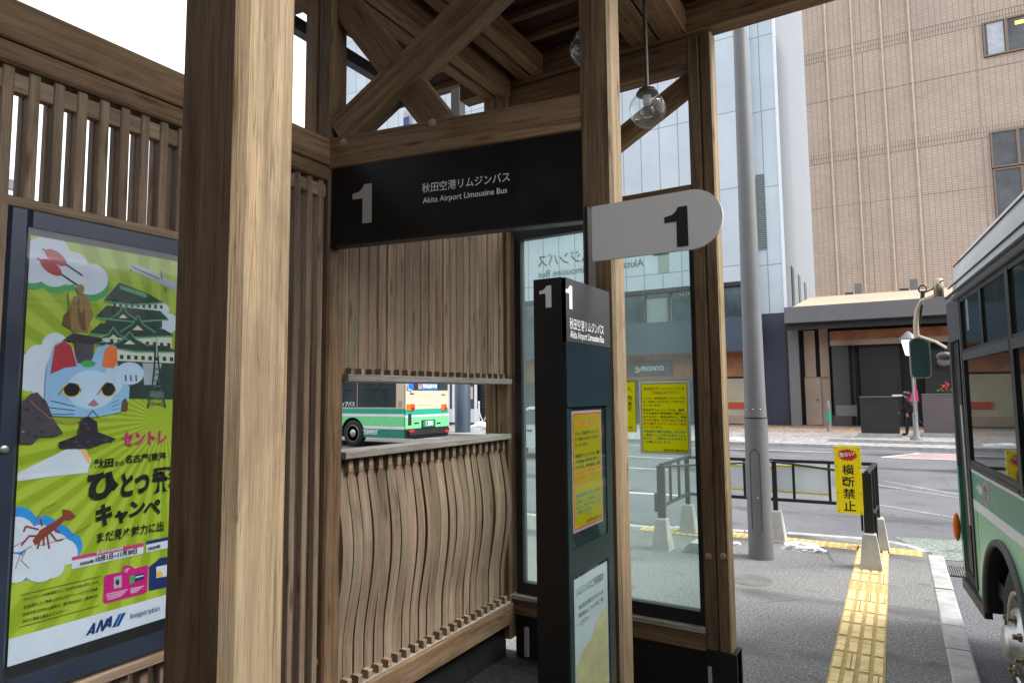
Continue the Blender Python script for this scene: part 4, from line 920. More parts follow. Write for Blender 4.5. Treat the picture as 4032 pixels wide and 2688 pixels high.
for i, (s_, xe_) in enumerate((('キャンペーン対象期間中に、名古屋(中部)=東北・九州', 606), ('を2区間以上ご搭乗いただいたマイレージクラブ会員', 604), ('のお客様の中から抽選で、第1弾303名様・第2弾100', 602), ('名様に素敵な賞品をプレゼント。', 425))):
    x0_ = 148-3*i; yb_ = 1064+44*i; PT(s_, (x0_, yb_), (xe_, yb_-(xe_-x0_)*.245), 22, 9, 'p_black', .015)
def AN(pts): P(z2, pts, 9, 'p_navy', pr)
for k, x in enumerate((528, 632)):       # slanted A ... A
    y = 1275-k*42
    AN([(x, y), (x+48, y-78), (x+62, y-81), (x+18, y-4)]); AN([(x+44, y-76), (x+62, y-81), (x+56, y-14), (x+38, y-10)]); AN([(x+16, y-26), (x+46, y-34), (x+44, y-22), (x+10, y-14)])
x, y = 588, 1258; AN([(x, y), (x+30, y-80), (x+46, y-84), (x+16, y-4)]); AN([(x+30, y-80), (x+46, y-84), (x+52, y-14), (x+38, y-10)]); AN([(x+38, y-10), (x+70, y-90), (x+84, y-93), (x+52, y-13)])
PT('Inspiratio', (805, 1180), (985, 1135), 48, 9, 'fascia_blue', .005)
pr.build('print', paper)
m = MB(); m.box(WX+.008, WX+.011, fy0+.05, fy1-.05, fz0+.05, fz1-.05, 'pane_clear'); m.build('glass_pane', t)

# ------------------------------------------------------------------ railing with warning board, pole
def foot(m, c, w0=.20, w1=.115, h=.335):
    cx, cy, cz = c; a, b = w0/2, w1/2
    m.loft([[(cx-q, cy-q, z), (cx+q, cy-q, z), (cx+q, cy+q, z), (cx-q, cy+q, z)] for q, z in ((a, cz), (a-.004, cz+.01), (b, cz+h-.012), (b-.012, cz+h))], 'concrete', smooth=False)
t = thing('barrier', (-1.25, 7.9, 0), 'black steel railing standing in tapered concrete feet at the pavement corner', 'railing')
feet = [(-2.255, 6.93), (-2.245, 7.92), (-1.245, 7.98), (-.275, 7.15), (-.225, 8.04)]
for f in feet: m = MB(); foot(m, (f[0], f[1], .0 if f[1] < 7.6 else .003)); m.build('foot', t)
tops = [.90, .905, .90, .905, .91]
for f, z in zip(feet, tops): m = MB(); m.beam((*f, .3), (*f, z), .05 if f[1] > 7.5 else .085, .05, 'steel_dark', (0, 1, 0), ch=.004); m.build('upright', t)
m = MB(); A_, B_, C_, D_, E_ = [Vector((*f, 0)) for f in feet]
for z in (.905, .46):
    m.beam(B_+ZV*z, C_+ZV*z, .035, .035, 'steel_dark', ch=.003); m.beam(C_+ZV*z, E_+ZV*z, .035, .035, 'steel_dark', ch=.003)
    m.beam(A_+ZV*z, B_+ZV*z, .035, .035, 'steel_dark', ch=.003); m.beam(D_+ZV*z, E_+ZV*z, .035, .035, 'steel_dark', ch=.003)
m.build('rails', t)
q_ = C_+ZV*.895+Vector((0, -.03, 0)); each('stay_bar', t, lambda m, e_: m.beam(q_, e_+ZV*.89, .022, .022, 'steel_dark', ch=.003), (D_, A_))
each('bar', t, lambda m, p: m.beam(p+ZV*.46, p+ZV*.9, .028, .028, 'steel_dark', (0, 1, 0), ch=.002),
     [a.lerp(b, k) for a, b, ks in ((B_, C_, (.33, .67)), (C_, E_, (.2, .56)), (A_, B_, (.33, .66)), (D_, E_, (.35, .7))) for k in ks])
m = MB(); m.beam(D_+Vector((.055, .06, .2)), D_+Vector((.055, .06, .52)), .03, .05, 'steel_dark', (0, 1, 0)); m.beam(D_+Vector((-.06, .05, .34)), D_+Vector((-.06, .05, .56)), .02, .04, 'steel_dark', (0, 1, 0)); m.build('bracket', t)
m = MB(); m.beam(A_+Vector((-.055, -.02, .40)), A_+Vector((-.055, -.02, .60)), .03, .05, 'steel_dark', (0, 1, 0)); m.build('bracket', t)
def panel(x0, x1, z0a, z1a, label):
    t = thing('banner_sheet', ((x0+x1)/2, 8.12, z0a), label, 'sheet', 'white sheets on the railing'); m = MB(); m.box(x0, x1, 8.075, 8.083, z0a, z1a, 'sheet_white'); m.build('sheet', t)
    m = MB(); m.box(x0, x1, 8.0715, 8.0735, z0a, z0a+.018, 'notice_yellow'); m.box(x0, x1, 8.0715, 8.0735, z1a-.018, z1a, 'notice_yellow'); m.build('stripe', t)
panel(-2.05, -1.27, .525, .83, 'white sheet with yellow edge stripes on the railing left of its middle foot'); panel(-1.23, -.66, .53, .85, 'white sheet with yellow edge stripes on the railing right of its middle foot')
t = thing('warning_board', (-.415, 6.98, .55), 'tall yellow warning board with a red starburst wired to the black railing', 'warning sign')
YB = 7.085
def wb(x, y): return at(x/ (1568/1000) , 0, Y=YB) 
TL, TR_, BL, BR = [at(*p, Y=YB) for p in ((1914, 1024), (1977, 1025), (1923, 1178), (1983, 1180))]
bx0, bx1, bz0, bz1 = (TL.x+BL.x)/2, (TR_.x+BR.x)/2, (BL.z+BR.z)/2, (TL.z+TR_.z)/2
m = MB(); m.box(bx0, bx1, YB-.006, YB+.006, bz0, bz1, 'yellow'); m.build('board', t)
m = MB(); cx, cz = (bx0+bx1)/2, bz1-.083; pts = []
rn = random.Random(2)
for k in range(40):
    q = 2*math.pi*k/40; r_ = (1 if k % 2 == 0 else .74)*rn.uniform(.92, 1.06); pts.append((cx+.092*r_*math.cos(q), YB-.0075, cz+.064*r_*math.sin(q)))
m.add([(cx, YB-.0075, cz)]+pts, [[0, k+1, (k+1) % 40+1] for k in range(40)], 'red'); m.build('starburst', t)
m = MB(); rv = Vector((1, 0, .16)).normalized(); m.text('危ない!', (cx-.066, YB-.009, cz-.026), rv, (-.1, 0, 1), .13, .045, 'letter_white', bold=.03)
hh = (bz1-bz0-.185)/4
for k, s_ in enumerate('横断禁止'): m.text(s_, (cx-.052, YB-.0075, bz1-.17-hh*(k+1)+.012), XV, ZV, .105, hh-.016, 'letter_black', bold=.014)
m.build('lettering', t)
each('eyelet', t, lambda m, q: m.lathe((q[0], YB-.006, q[1]), [(.006, 0), (.005, .003), (.0001, .003)], 'steel_grey', (0, -1, 0), 8), [(a, b_) for a in (bx0+.018, bx1-.018) for b_ in (bz0+.02, bz0+.2, bz1-.2, bz1-.02)])

t = thing('steel_pole', (-1.262, 7.06, 0), 'thick grey tapered steel pole with a service hatch on the pavement', 'pole'); pc = Vector((-1.262, 7.06, 0))
m = MB(); m.lathe(pc, [(.122, .001), (.122, .06), (.1185, .35), (.115, 1.40), (.115, 1.425)], 'steel_grey', n=40); m.build('lower_tube', t)
m = MB(); m.lathe(pc, [(.1165, 1.425), (.1165, 1.437)], 'steel_dark', n=40); m.lathe(pc, [(.112, 1.437), (.106, 1.6), (.072, 5.9), (.065, 7.5)], 'steel_grey', n=40); m.build('upper_tube', t)
m = MB(); out = []
for i in range(41):
    q = i/40
    if q < .35: a, z = -.42, .30+(1.05-.30)*q/.35
    elif q < .65: s_ = (q-.35)/.30*math.pi; a, z = -.42*math.cos(s_), 1.05+.06*math.sin(s_)
    else: a, z = .42, 1.05-(1.05-.30)*(q-.65)/.35
    r_ = .1215-z*.003; out.append(pc+Vector((r_*math.sin(a-.05), -r_*math.cos(a-.05), z)))
m.tube(out, .0025, 'near_black', 6); m.build('hatch_outline', t)
each('bolt', t, lambda m, q: m.lathe(pc+Vector((q[2]*math.sin(q[1]), -q[2]*math.cos(q[1]), q[0])), [(.008, -.004), (.008, .004), (.0001, .006)], 'chrome', (math.sin(q[1]), -math.cos(q[1]), 0), 8), ((1.52, -.7, .1095), (1.52, -.05, .1095), (1.52, .6, .1095), (.62, .1, .117)))

# ------------------------------------------------------------------ white panelled building across the road
FY, FY2 = 34.2, 35.0
def fx(px, py, Y=FY): p = at(px, py, Y=Y); return p.x, p.z
def wallq(m, x0, x1, z0, z1, Y, mat): m.add([(x0, Y, z0), (x1, Y, z0), (x1, Y, z1), (x0, Y, z1)], [[0, 1, 2, 3]], mat, [[(x0, z0), (x1, z0), (x1, z1), (x0, z1)]])
b = thing('panelled_building', (-20, 36, 0), 'tall pale blue panelled building with a dark glazed storey and navy ground floor', 'building')
xs = fx(1724, 300)[0]; xc_ = fx(1788, 300, FY2)[0]; zt = 30
zw1 = fx(1600, 655)[1]; zw0 = fx(1600, 738)[1]; zf0 = fx(1600, 812)[1]; zs0 = fx(1600, 870)[1]
m = MB(); wallq(m, -39, xs, zw1, zt, FY, 'panel_white')
m.add([(xs, FY, zw0-.3), (xs, FY2+.0, zw0-.3), (xs, FY2, zt), (xs, FY, zt)], [[0, 1, 2, 3]], 'panel_white', [[(0.2, zw0), (.9, zw0), (.9, zt), (.2, zt)]])
zr = fx(1740, 722, FY2)[1]; wallq(m, xs, xc_, zr, zt, FY2, 'panel_white')
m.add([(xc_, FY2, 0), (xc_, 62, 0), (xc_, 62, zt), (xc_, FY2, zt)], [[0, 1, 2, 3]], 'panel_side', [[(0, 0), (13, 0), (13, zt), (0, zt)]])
m.add([(-39, FY, 0), (-39, 62, 0), (-39, 62, zt), (-39, FY, zt)], [[3, 2, 1, 0]], 'panel_white', [[(0, zt), (28, zt), (28, 0), (0, 0)]])
m.box(-38.9, xc_-.05, FY+1.2, 61.9, .1, zt-.05, 'mid_grey'); m.build('wall', b)
m = MB(); m.box(xc_-.10, xc_+.04, FY2-.05, FY2+.1, zr, zt, 'sheet_white'); m.box(xs-.5, xs+.02, FY-.04, FY, zw0, zt, 'panel_white'); m.build('corner_trim', b)
m = MB(); m.box(-39, xs, FY+.25, FY+.3, zw0, zw1, 'shop_glass'); wn = m.build('window', b)
m = MB(); m.box(-39, xs, FY-.02, FY+.25, zw1-.22, zw1, 'near_black')
for px_ in range(1030, 1690, 56):
    x = fx(px_, 690)[0]; m.box(x-.06, x+.06, FY+.1, FY+.24, zw0, zw1-.22, 'dark_grey')
m.build('frame', wn)
# pale shapes seen in the glazed storey: blinds, seats and a shop sign's reflection built as letters
m = MB()
for a, b_ in ((1482, 1540), (1640, 1655)): x0, z0 = fx(a, 726); x1, _ = fx(b_, 726); m.box(x0, x1, FY+.235, FY+.245, zw0+.1, zw1-.5, 'fascia_blue' if a > 1600 else 'vent_green')
m.build('blind', wn)
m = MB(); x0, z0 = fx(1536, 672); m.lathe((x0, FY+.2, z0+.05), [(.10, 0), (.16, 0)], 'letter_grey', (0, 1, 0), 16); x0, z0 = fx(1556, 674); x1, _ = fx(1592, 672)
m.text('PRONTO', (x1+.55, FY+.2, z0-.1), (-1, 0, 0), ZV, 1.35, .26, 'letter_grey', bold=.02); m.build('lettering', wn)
m = MB(); m.box(-39, xs+.02, FY-.9, FY+.1, zf0, zw0, 'fascia_blue'); m.box(xs+.02, xc_-.02, FY2-.06, FY2+.1, fx(1740, 810, FY2)[1], zr, 'shop_navy'); m.build('fascia', b)
m = MB(); m.box(-39, xs, FY-.85, FY+1.0, zf0-.02, zf0-.004, 'soffit_wood'); m.box(-39, xs, FY+.5, FY+.6, zs0, zf0-.02, 'soffit_wood'); m.build('soffit', b)
m = MB(); m.box(xs+.02, xc_-.10, FY2-.05, FY2+.1, .02, fx(1740, 806, FY2)[1], 'shop_navy'); m.box(xc_-.10, xc_+.30, FY2-.12, FY2+.2, .02, zr, 'near_black'); m.build('ground_wall', b)
x0, _ = fx(1660, 900); 
m = MB(); z = .5
while z < zs0: m.box(fx(1630, 900)[0]-.5, xs-.02, FY+.5, FY+.56, z, z+.10, 'shutter'); z += .112
m.box(fx(1630, 900)[0]-.5, xs-.02, FY+.505, FY+.55, .05, .52, 'tan_wall'); x0, z0 = fx(1664, 928); m.box(x0, x0+1.1, FY+.46, FY+.48, z0-.25, z0+.1, 'petal_red'); m.build('shutter', b)
m = MB(); m.box(-39, fx(1600, 900)[0], FY+.55, FY+.6, .05, zs0, 'shop_glass')
for px_ in (1225, 1300, 1380, 1448, 1522, 1596): x = fx(px_, 880)[0]; m.box(x-.07, x+.07, FY+.45, FY+.56, .05, zs0, 'dark_grey')
m.build('shopfront', b)
x0, z0 = fx(1448, 862); x1, z1_ = fx(1538, 828)
t = m = None
m = MB(); m.box(x0-.3, x1, FY+.35, FY+.44, z0, z1_, 'fascia_blue'); sg = m.build('shop_sign', b)
m = MB(); a0 = at(1473, 852, Y=FY+.34); a1 = at(1525, 842, Y=FY+.34); m.text('PRONTO', a0, XV, ZV, a1.x-a0.x, .26, 'letter_white', bold=.03); m.build('lettering', sg)
m = MB(); c = at(1463, 846, Y=FY+.34); m.lathe(c, [(.0001, 0), (.13, 0), (.0001, .004)], 'yellow', (0, -1, 0), 20)
m.add([c+Vector((.20*math.cos(q)*s_, -.006, .20*math.sin(q)*s_-.03)) for s_ in (1, .72) for q in [-2.2+2.4*k/12 for k in range(13)]], [[k, k+1, k+14, k+13] for k in range(12)], 'letter_white'); m.build('emblem', sg)
m = MB(); x0, z0 = fx(1742, 575, FY2); x1, z1_ = fx(1733, 405, FY2); m.box(xs+.05, xs+.42, FY2-.06, FY2-.01, z0, z1_, 'dark_grey'); z = z0
while z < z1_: m.box(xs+.06, xs+.41, FY2-.08, FY2-.06, z, z+.05, 'vent_green'); z += .10
m.build('louvre', b)
m = MB(); x0, z0 = fx(1512, 628); m.box(x0, x0+.62, FY-.03, FY-.003, z0, z0+1.6, 'vent_green'); m.build('vent_panel', b)
each('side_window', b, lambda m, yy: m.box(xc_-.1, xc_+.02, yy, yy+1.0, 6.2, 8.6, 'near_black'), (37.5, 40.5, 43.5))
m = MB(); p0_ = at(940, 285, Y=FY-.15); m.box(p0_.x-.4, p0_.x+.1, FY-.3, FY-.02, p0_.z-1.2, p0_.z+1.0, 'paper_white'); m.box(p0_.x-.41, p0_.x+.11, FY-.31, FY-.3, p0_.z-.6, p0_.z+.5, 'p_navy'); m.build('wall_sign', b)

# ------------------------------------------------------------------ tiled building with canopy
BA = R(2.72); BD = Vector((math.cos(BA), math.sin(BA), 0)); BN = Vector((math.sin(BA), -math.cos(BA), 0)); BP = Vector((-3.25, 36.0, 0))
def fb(px, py, out=0):
    n_ = (BN.x, BN.y, 0); p = at(px, py, n=n_, p=BP+BN*out); return (p-BP).dot(BD), p.z
def fp(L, z, out=0): return BP+BD*L+BN*out+ZV*z
b = thing('tiled_building', BP, 'tall beige tiled building with cream downpipes and a grey entrance canopy', 'building')
def bq(m, L0, L1, z0, z1, out, mat, uv=True): m.add([fp(L0, z0, out), fp(L1, z0, out), fp(L1, z1, out), fp(L0, z1, out)], [[0, 1, 2, 3]], mat, [[(L0, z0), (L1, z0), (L1, z1), (L0, z1)]])
def bb(m, L0, L1, z0, z1, o0, o1, mat): m.prism([fp(L0, z0, o0), fp(L1, z0, o0), fp(L1, z1, o0), fp(L0, z1, o0)], BN*(o1-o0), mat)
ztop = fb(1840, 18)[1]; Lr = 24
bands = [fb(2000, 150)[1], fb(2000, 605)[1]] ; bands = [fb(1848, 140)[1], fb(1858, 370)[1]]
m = MB()
for z0, z1_ in ((5.0, bands[1]-.26), (bands[1]+.26, bands[0]-.26), (bands[0]+.26, ztop)): bq(m, 0, Lr, z0, z1_, 0, 'tile_running')
for z in bands: bq(m, 0, Lr, z-.26, z+.26, .012, 'tile_soldier')
m.add([fp(0, 5, 0), fp(0, 5, -4), fp(0, ztop, -4), fp(0, ztop, 0)], [[3, 2, 1, 0]], 'tile_running', [[(0, ztop), (20, ztop), (20, 5), (0, 5)]])
bb(m, .02, Lr, .5, ztop-.02, -4, -.02, 'tan_wall'); m.build('wall', b)
m = MB(); bb(m, -.03, Lr, ztop, ztop+.16, -.4, .03, 'dark_grey'); m.build('parapet', b)
m = MB()
for zq in (fb(1878, 236)[1], fb(1930, 473)[1]): bb(m, 0, Lr, zq-.015, zq+.015, .002, .006, 'frame_brown')
for px_ in (2000,): L = fb(1990, 300)[0]; bb(m, L-.012, L+.012, 5.1, ztop, .002, .005, 'frame_brown')
L = fb(2255, 300)[0]; bb(m, L-.012, L+.012, 5.1, ztop, .002, .005, 'frame_brown'); m.build('joints', b)
for i, (xa, ya, xb, yb) in enumerate(((1890, 0, 1945, 690), (1970, 0, 2004, 690), (2062, 0, 2107, 680), (2095-8, 0, 2142, 660))):
    pass
for xt, xb_ in ((1893, 1925), (1952, 1988), (2020, 2058), (2083, 2127)):
    La, Lb = fb(xt, 0, .1)[0], fb(xb_, 670, .1)[0]; L = (La+Lb)/2
    m = MB(); m.tube([fp(L, 5.6, .11), fp(L, ztop+.3, .11)], .045, 'pipe_cream', 10); pp = m.build('downpipe', b)
    z = 6.6
    while z < ztop: m = MB(); bb(m, L-.055, L+.055, z, z+.07, .0, .158, 'pipe_cream'); m.build('clamp', pp); z += 2.05
def hotel_window(L0, z0, wds, h, curtain=False, light=False):
    m = MB(); Lt = sum(wds); bb(m, L0-.08, L0+Lt+.08, z0-.08, z0+h+.08, -.02, .03, 'near_black'); wn = m.build('window', b)
    m = MB(); bb(m, L0, L0+Lt, z0, z0+h, .032, .04, 'hotel_glass'); m.build('pane', wn)
    m = MB(); L = L0
    bb(m, L0-.07, L0+Lt+.07, z0-.07, z0, .04, .1, 'frame_brown'); bb(m, L0-.07, L0+Lt+.07, z0+h, z0+h+.07, .04, .1, 'frame_brown'); bb(m, L0-.07, L0, z0, z0+h, .04, .1, 'frame_brown')
    for w_ in wds: L += w_; bb(m, L-.06, L+.06, z0, z0+h, .041, .1, 'frame_brown')
    m.build('frame', wn)
    if curtain: m = MB(); bb(m, L0+.1, L0+wds[0]-.1, z0+.02, z0+h-.02, .042, .05, 'curtain'); m.build('curtain', wn)
    if light: m = MB(); bb(m, L0+wds[0]+.35, L0+wds[0]+2.2, z0+h-.35, z0+h-.18, .042, .05, 'lamp_yellow'); m.build('ceiling_light', wn)
L0, z1_ = fb(2259, 58); _, z0 = fb(2262, 130); hotel_window(L0, z0, (.82, 2.6, 2.6), z1_-z0, True, True)
L0, z1_ = fb(2277, 308); _, z0 = fb(2283, 384); hotel_window(L0, z0, (.95, 2.6, 2.6), z1_-z0)
hotel_window(L0+.02, z0-2.45, (1.0, 2.6, 2.6), 2.25)
# canopy
CO = 3.2
Lc0, zc0 = fb(1802, 742, CO); _, zc1 = fb(1802, 706, CO); Lc1 = 16
Lt0, zt0 = fb(1850, 684, CO-1.2)
m = MB(); m.prism([fp(Lc0, zc0, CO), fp(Lc1, zc0, CO), fp(Lc1, zc1, CO), fp(Lc0, zc1, CO)], BN*(-3.3), 'mid_grey'); cn = m.build('canopy', b)
m = MB(); m.prism([fp(Lc0+.02, zc0-.32, CO-.45), fp(Lc1, zc0-.32, CO-.45), fp(Lc1, zc0-.003, CO-.45), fp(Lc0+.02, zc0-.003, CO-.45)], BN*(-.12), 'near_black'); m.build('drip_edge', cn)
m = MB(); v = [fp(Lc0+.35, zc1+.003, CO-.1), fp(Lc1, zc1+.003, CO-.1), fp(Lc1, zt0, CO-1.2), fp(Lc0+1.1, zt0, CO-1.2), fp(Lc0+.35, zc1+.003, .0), fp(Lc1, zc1+.003, .0), fp(Lc1, zt0, 0), fp(Lc0+1.1, zt0, 0)]
m.add(v, [[0, 1, 2, 3], [3, 2, 6, 7], [0, 3, 7, 4]], 'beige'); m.build('cowl', cn)
m = MB(); bb(m, Lc0+.6, Lc1, zc0-.02, zc0-.004, .0, CO-.6, 'soffit_wood'); m.build('soffit', cn)
for px_ in (1957, 2085):
    L, z = fb(px_, 672, CO-1.4); m = MB(); bb(m, L-.3, L+.05, zt0+.02, zt0+.14, CO-1.6, CO-1.4, 'dark_grey'); bb(m, L+.12, L+.42, zt0+.02, zt0+.55, CO-1.6, CO-1.5, 'steel_grey'); m.build('floodlight', cn)
# ground floor
def gb(m, p0, p1, o0, o1, mat, zmin=None):
    L0, z1_ = fb(p0[0], p0[1], o1); L1, z0 = fb(p1[0], p1[1], o1); bb(m, L0, L1, max(.01, z0) if zmin is None else zmin, z1_, o0, o1, mat)
m = MB(); gb(m, (1808, 750), (1842, 972), 0, 1.2, 'steel_grey', .01); m.build('corner_pier', b)
m = MB(); bb(m, -1.2, Lr, .0, 4.95, -3.9, .0, 'near_black'); m.build('recess_wall', b)
m = MB(); gb(m, (1845, 760), (1880, 968), .05, .6, 'tan_wall', .01); gb(m, (1880, 755), (1908, 900), .05, .55, 'tan_wall', .01); m.build('tan_panel', b)
m = MB(); L, z = fb(1848, 868, .62); L1, _ = fb(1884, 868, .62); bb(m, L, L1, .04, z, .605, .63, 'tan_wall'); bb(m, L-.02, L1+.4, z, z+.05, .605, .635, 'frame_brown'); bb(m, L1, L1+.03, .04, z, .6, .633, 'frame_brown')
L, z = fb(1878, 918, .62); m.lathe(fp(L, z, .635), [(.03, 0), (.05, .03), (.0001, .06)], 'brass', BN, 10); m.build('door', b)
m = MB(); gb(m, (1908, 765), (1957, 968), .3, .9, 'dark_grey', .01); L, z = fb(1921, 950, .9); bb(m, L, L+.9, z-.1, z+.42, .9, .93, 'steel_grey'); m.build('dark_panel', b)
m = MB(); gb(m, (1957, 766), (1968, 970), .5, 1.5, 'vent_green', .01); m.build('portal_trim', b)
m = MB(); L0_, za_ = fb(1905, 768, 1.0); _, zb_ = fb(1905, 782, 1.0); _, zc_ = fb(1905, 794, 1.0); bb(m, L0_, 15, zb_, za_+.15, .5, 1.0, 'soffit_wood'); bb(m, L0_, 15, zc_, zb_-.003, .5, .98, 'tan_wall'); m.build('lintel', b)
m = MB(); gb(m, (1972, 795), (2075, 960), .2, .5, 'near_black', .01); m.build('entrance_door', b)
m = MB(); gb(m, (2092, 790), (2110, 975), .5, 1.1, 'tan_wall', .01); m.build('pier', b)
m = MB(); gb(m, (2120, 805), (2200, 975), .4, .7, 'near_black', .01); m.build('dark_panel', b)
m = MB(); c = fp(fb(2168, 830, 1.2)[0], fb(2168, 830, 1.2)[1], 1.2); m.sphere(c, .28, 'steel_grey', 16, 10, (1, .4, .8)); m.build('wall_lamp', b)
# ------------------------------------------------------------------ the bus at the kerb
TH_ = R(4.4535)
bus = thing('bus', (.475, 4.347, ROAD), 'green bus with a pale grey roof standing close along the kerb stones', 'bus', 'buses', rotz=TH_)
G = -ROAD         # pavement heights are measured from z = 0; local z starts at the road
BL0, BL1, BW = -8.6, 1.47, 2.3
def side(m, s0, s1, z0, z1, out, mat, th=.012): m.box(-out, -out+th, s0, s1, z0+G, z1+G, mat)
AC, AR = .10, .50        # wheel arch centre (s) and radius
def arch_z(s): d = s-AC; return .34+math.sqrt(max(0, AR*AR-d*d)) if abs(d) < AR else None
m = MB()                 # lower side panel with the wheel arch cut out
def band(m, z0, z1, mat, s0=BL0, s1=.88):
    N_ = 26; cuts = [s0]+[AC-AR+2*AR*i/N_ for i in range(N_+1)]+[s1]
    for a, b in zip(cuts, cuts[1:]):
        za, zb = arch_z(a+1e-6) if a > AC-AR-1e-6 and a < AC+AR-1e-6 else None, arch_z(b-1e-6) if b > AC-AR+1e-6 and b < AC+AR+1e-6 else None
        la = max(z0, za) if za else z0; lb = max(z0, zb) if zb else z0
        if a < AC-AR-1e-3 or b > AC+AR+1e-3: la = lb = z0
        if la >= z1 and lb >= z1: continue
        la, lb = min(la, z1), min(lb, z1)
        m.prism([(0, a, la+G), (0, b, lb+G), (0, b, z1+G), (0, a, z1+G)], (.02, 0, 0), mat)
band(m, .37, .93, 'near_green_light'); band(m, .93, .99, 'bus_white'); band(m, .99, 1.165, 'near_green_mid'); band(m, 1.165, 1.188, 'bus_white')
side(m, BL0, BL0+.9, 1.188, 2.36, 0, 'bus_cream'); 
prof = [(0, 2.30), (0, 2.36), (.012, 2.50), (.04, 2.62), (.11, 2.70), (.3, 2.755), (1.15, 2.80), (2.0, 2.755), (2.19, 2.70), (2.26, 2.62), (2.29, 2.5), (2.3, 2.30)]
rings = [[(x, s, z+G) for x, z in prof] for s in (BL0, .95)]+[[(1.15+(x-1.15)*k, s, (z-2.3)*k2+2.3+G) for x, z in prof] for s, k, k2 in ((1.25, .985, .97), (1.38, .965, .82), (1.46, .94, .5))]
m.loft(rings, 'bus_roof', True, cap=False, closed=False)
m.prism([(x, BL0, z+G) for x, z in prof]+[(2.3, BL0, .4+G), (0, BL0, .4+G)], (0, .03, 0), 'bus_cream')
m.box(2.27, 2.3, BL0, .9, .4+G, 2.3+G, 'bus_white'); m.box(.05, 2.2, BL0+.1, 1.2, .45+G, .55+G, 'near_black'); m.box(.06, 2.2, BL0+.2, .86, 2.28+G, 2.33+G, 'near_black')
m.box(.10, 2.2, BL0+.1, AC-AR-.1, .55+G, 1.2+G, 'near_black')
m.build('body', bus)
m = MB()                 # rain gutter and roof seam
m.beam((-.018, BL0, 2.325+G), (-.018, .93, 2.325+G), .03, .035, 'dark_grey', ch=.006); m.beam((-.012, BL0, 2.385+G), (-.012, 1.3, 2.375+G), .02, .02, 'near_black'); m.beam((.004, BL0, 2.455+G), (.004, 1.3, 2.445+G), .014, .008, 'dark_grey')
m.beam((.03, BL0, 2.60+G), (.03, 1.2, 2.59+G), .012, .006, 'dark_grey'); m.build('gutter', bus)
# side windows
edges = [.80, -.46, -1.72, -2.98, -4.24, -5.5, -6.76, -7.6]
for a, b in zip(edges, edges[1:]):
    m = MB(); side(m, b+.02, a-.02, 1.245, 2.285, .004, 'bus_glass', .008); wn = m.build('window', bus)
    m = MB(); side(m, b, b+.03, 1.19, 2.31, .016, 'near_black', .03); side(m, a-.035, a, 1.19, 2.31, .016, 'near_black', .03); side(m, b+.03, a-.035, 1.192, 1.248, .014, 'near_black', .03); side(m, b+.03, a-.035, 2.28, 2.31, .014, 'near_black', .03)
    side(m, b+.03, a-.035, 1.895, 1.945, .018, 'dark_grey', .012); side(m, b+.03, a-.035, 1.945, 1.965, .014, 'near_black', .012); side(m, (a+b)/2-.03, (a+b)/2+.03, 1.965, 2.28, .014, 'near_black', .012)
    side(m, b+.03, a-.035, 1.205, 1.215, .022, 'dark_grey', .01); m.build('window_frame', wn)
m = MB(); side(m, .58, .63, 2.08, 2.30, .0055, 'paper_white', .001); m.build('sticker', bus)
# front corner: folding door, pillar, nose
m = MB(); side(m, .92, 1.34, .42, 2.05, -.02, 'near_black', .01); side(m, 1.11, 1.15, .42, 2.05, -.012, 'near_black', .02); side(m, .90, .93, .40, 2.07, -.005, 'rubber', .03); side(m, .90, 1.34, .36, .43, -.004, 'rubber', .03); dr = m.build('door', bus)
m = MB(); m.tube([(-.005, .95, .8+G), (-.012, .95, 1.6+G)], .012, 'chrome', 8); m.build('handle', dr)
m = MB(); side(m, .86, .90, .4, 2.3, .01, 'dark_grey', .03); side(m, .90, 1.40, 2.05, 2.34, .002, 'dark_grey', .03); m.build('door_surround', bus)
m = MB()                 # nose: rounded front end
fr = [[(0, 1.34, z), (.0, 1.40, z), (.06, 1.50, z), (.25, 1.56, z), (1.15, 1.60, z), (2.05, 1.56, z), (2.24, 1.50, z), (2.3, 1.40, z), (2.3, 1.34, z)] for z in (.36+G, 1.15+G)]
m.loft(fr, 'near_green_dark', False, cap=False, closed=False)
fr = [[(0, 1.34, z), (.0, 1.40, z), (.05, 1.47+d, z), (.08, 1.49+d, z)] for z, d in ((1.15+G, 0), (2.34+G, -.04))]
m.loft(fr, 'dark_grey', False, cap=False, closed=False)
m.box(.02, 2.28, 1.32, 1.36, .3+G, .38+G, 'near_black'); m.build('nose', bus)
m = MB(); m.loft([[(.08, 1.49, z+G), (.3, 1.55, z+G), (1.15, 1.58, z+G), (2.0, 1.55, z+G), (2.22, 1.49, z+G)] if z < 2 else [(.1, 1.44, z+G), (.3, 1.49, z+G), (1.15, 1.52, z+G), (2.0, 1.49, z+G), (2.2, 1.44, z+G)] for z in (1.15, 2.34)], 'bus_glass', False, cap=False, closed=False); m.build('windscreen', bus)
m = MB(); m.box(-.022, .0, .60, 1.33, .30+G, .37+G, 'near_black'); m.box(.0, .02, .60, .90, .30+G, .37+G, 'near_black'); m.build('skirt_edge', bus)
m = MB(); m.sphere((-.02, 1.43, .70+G), .032, 'amber_lens', 14, 10, (.8, .8, 3.2)); m.build('indicator', bus)
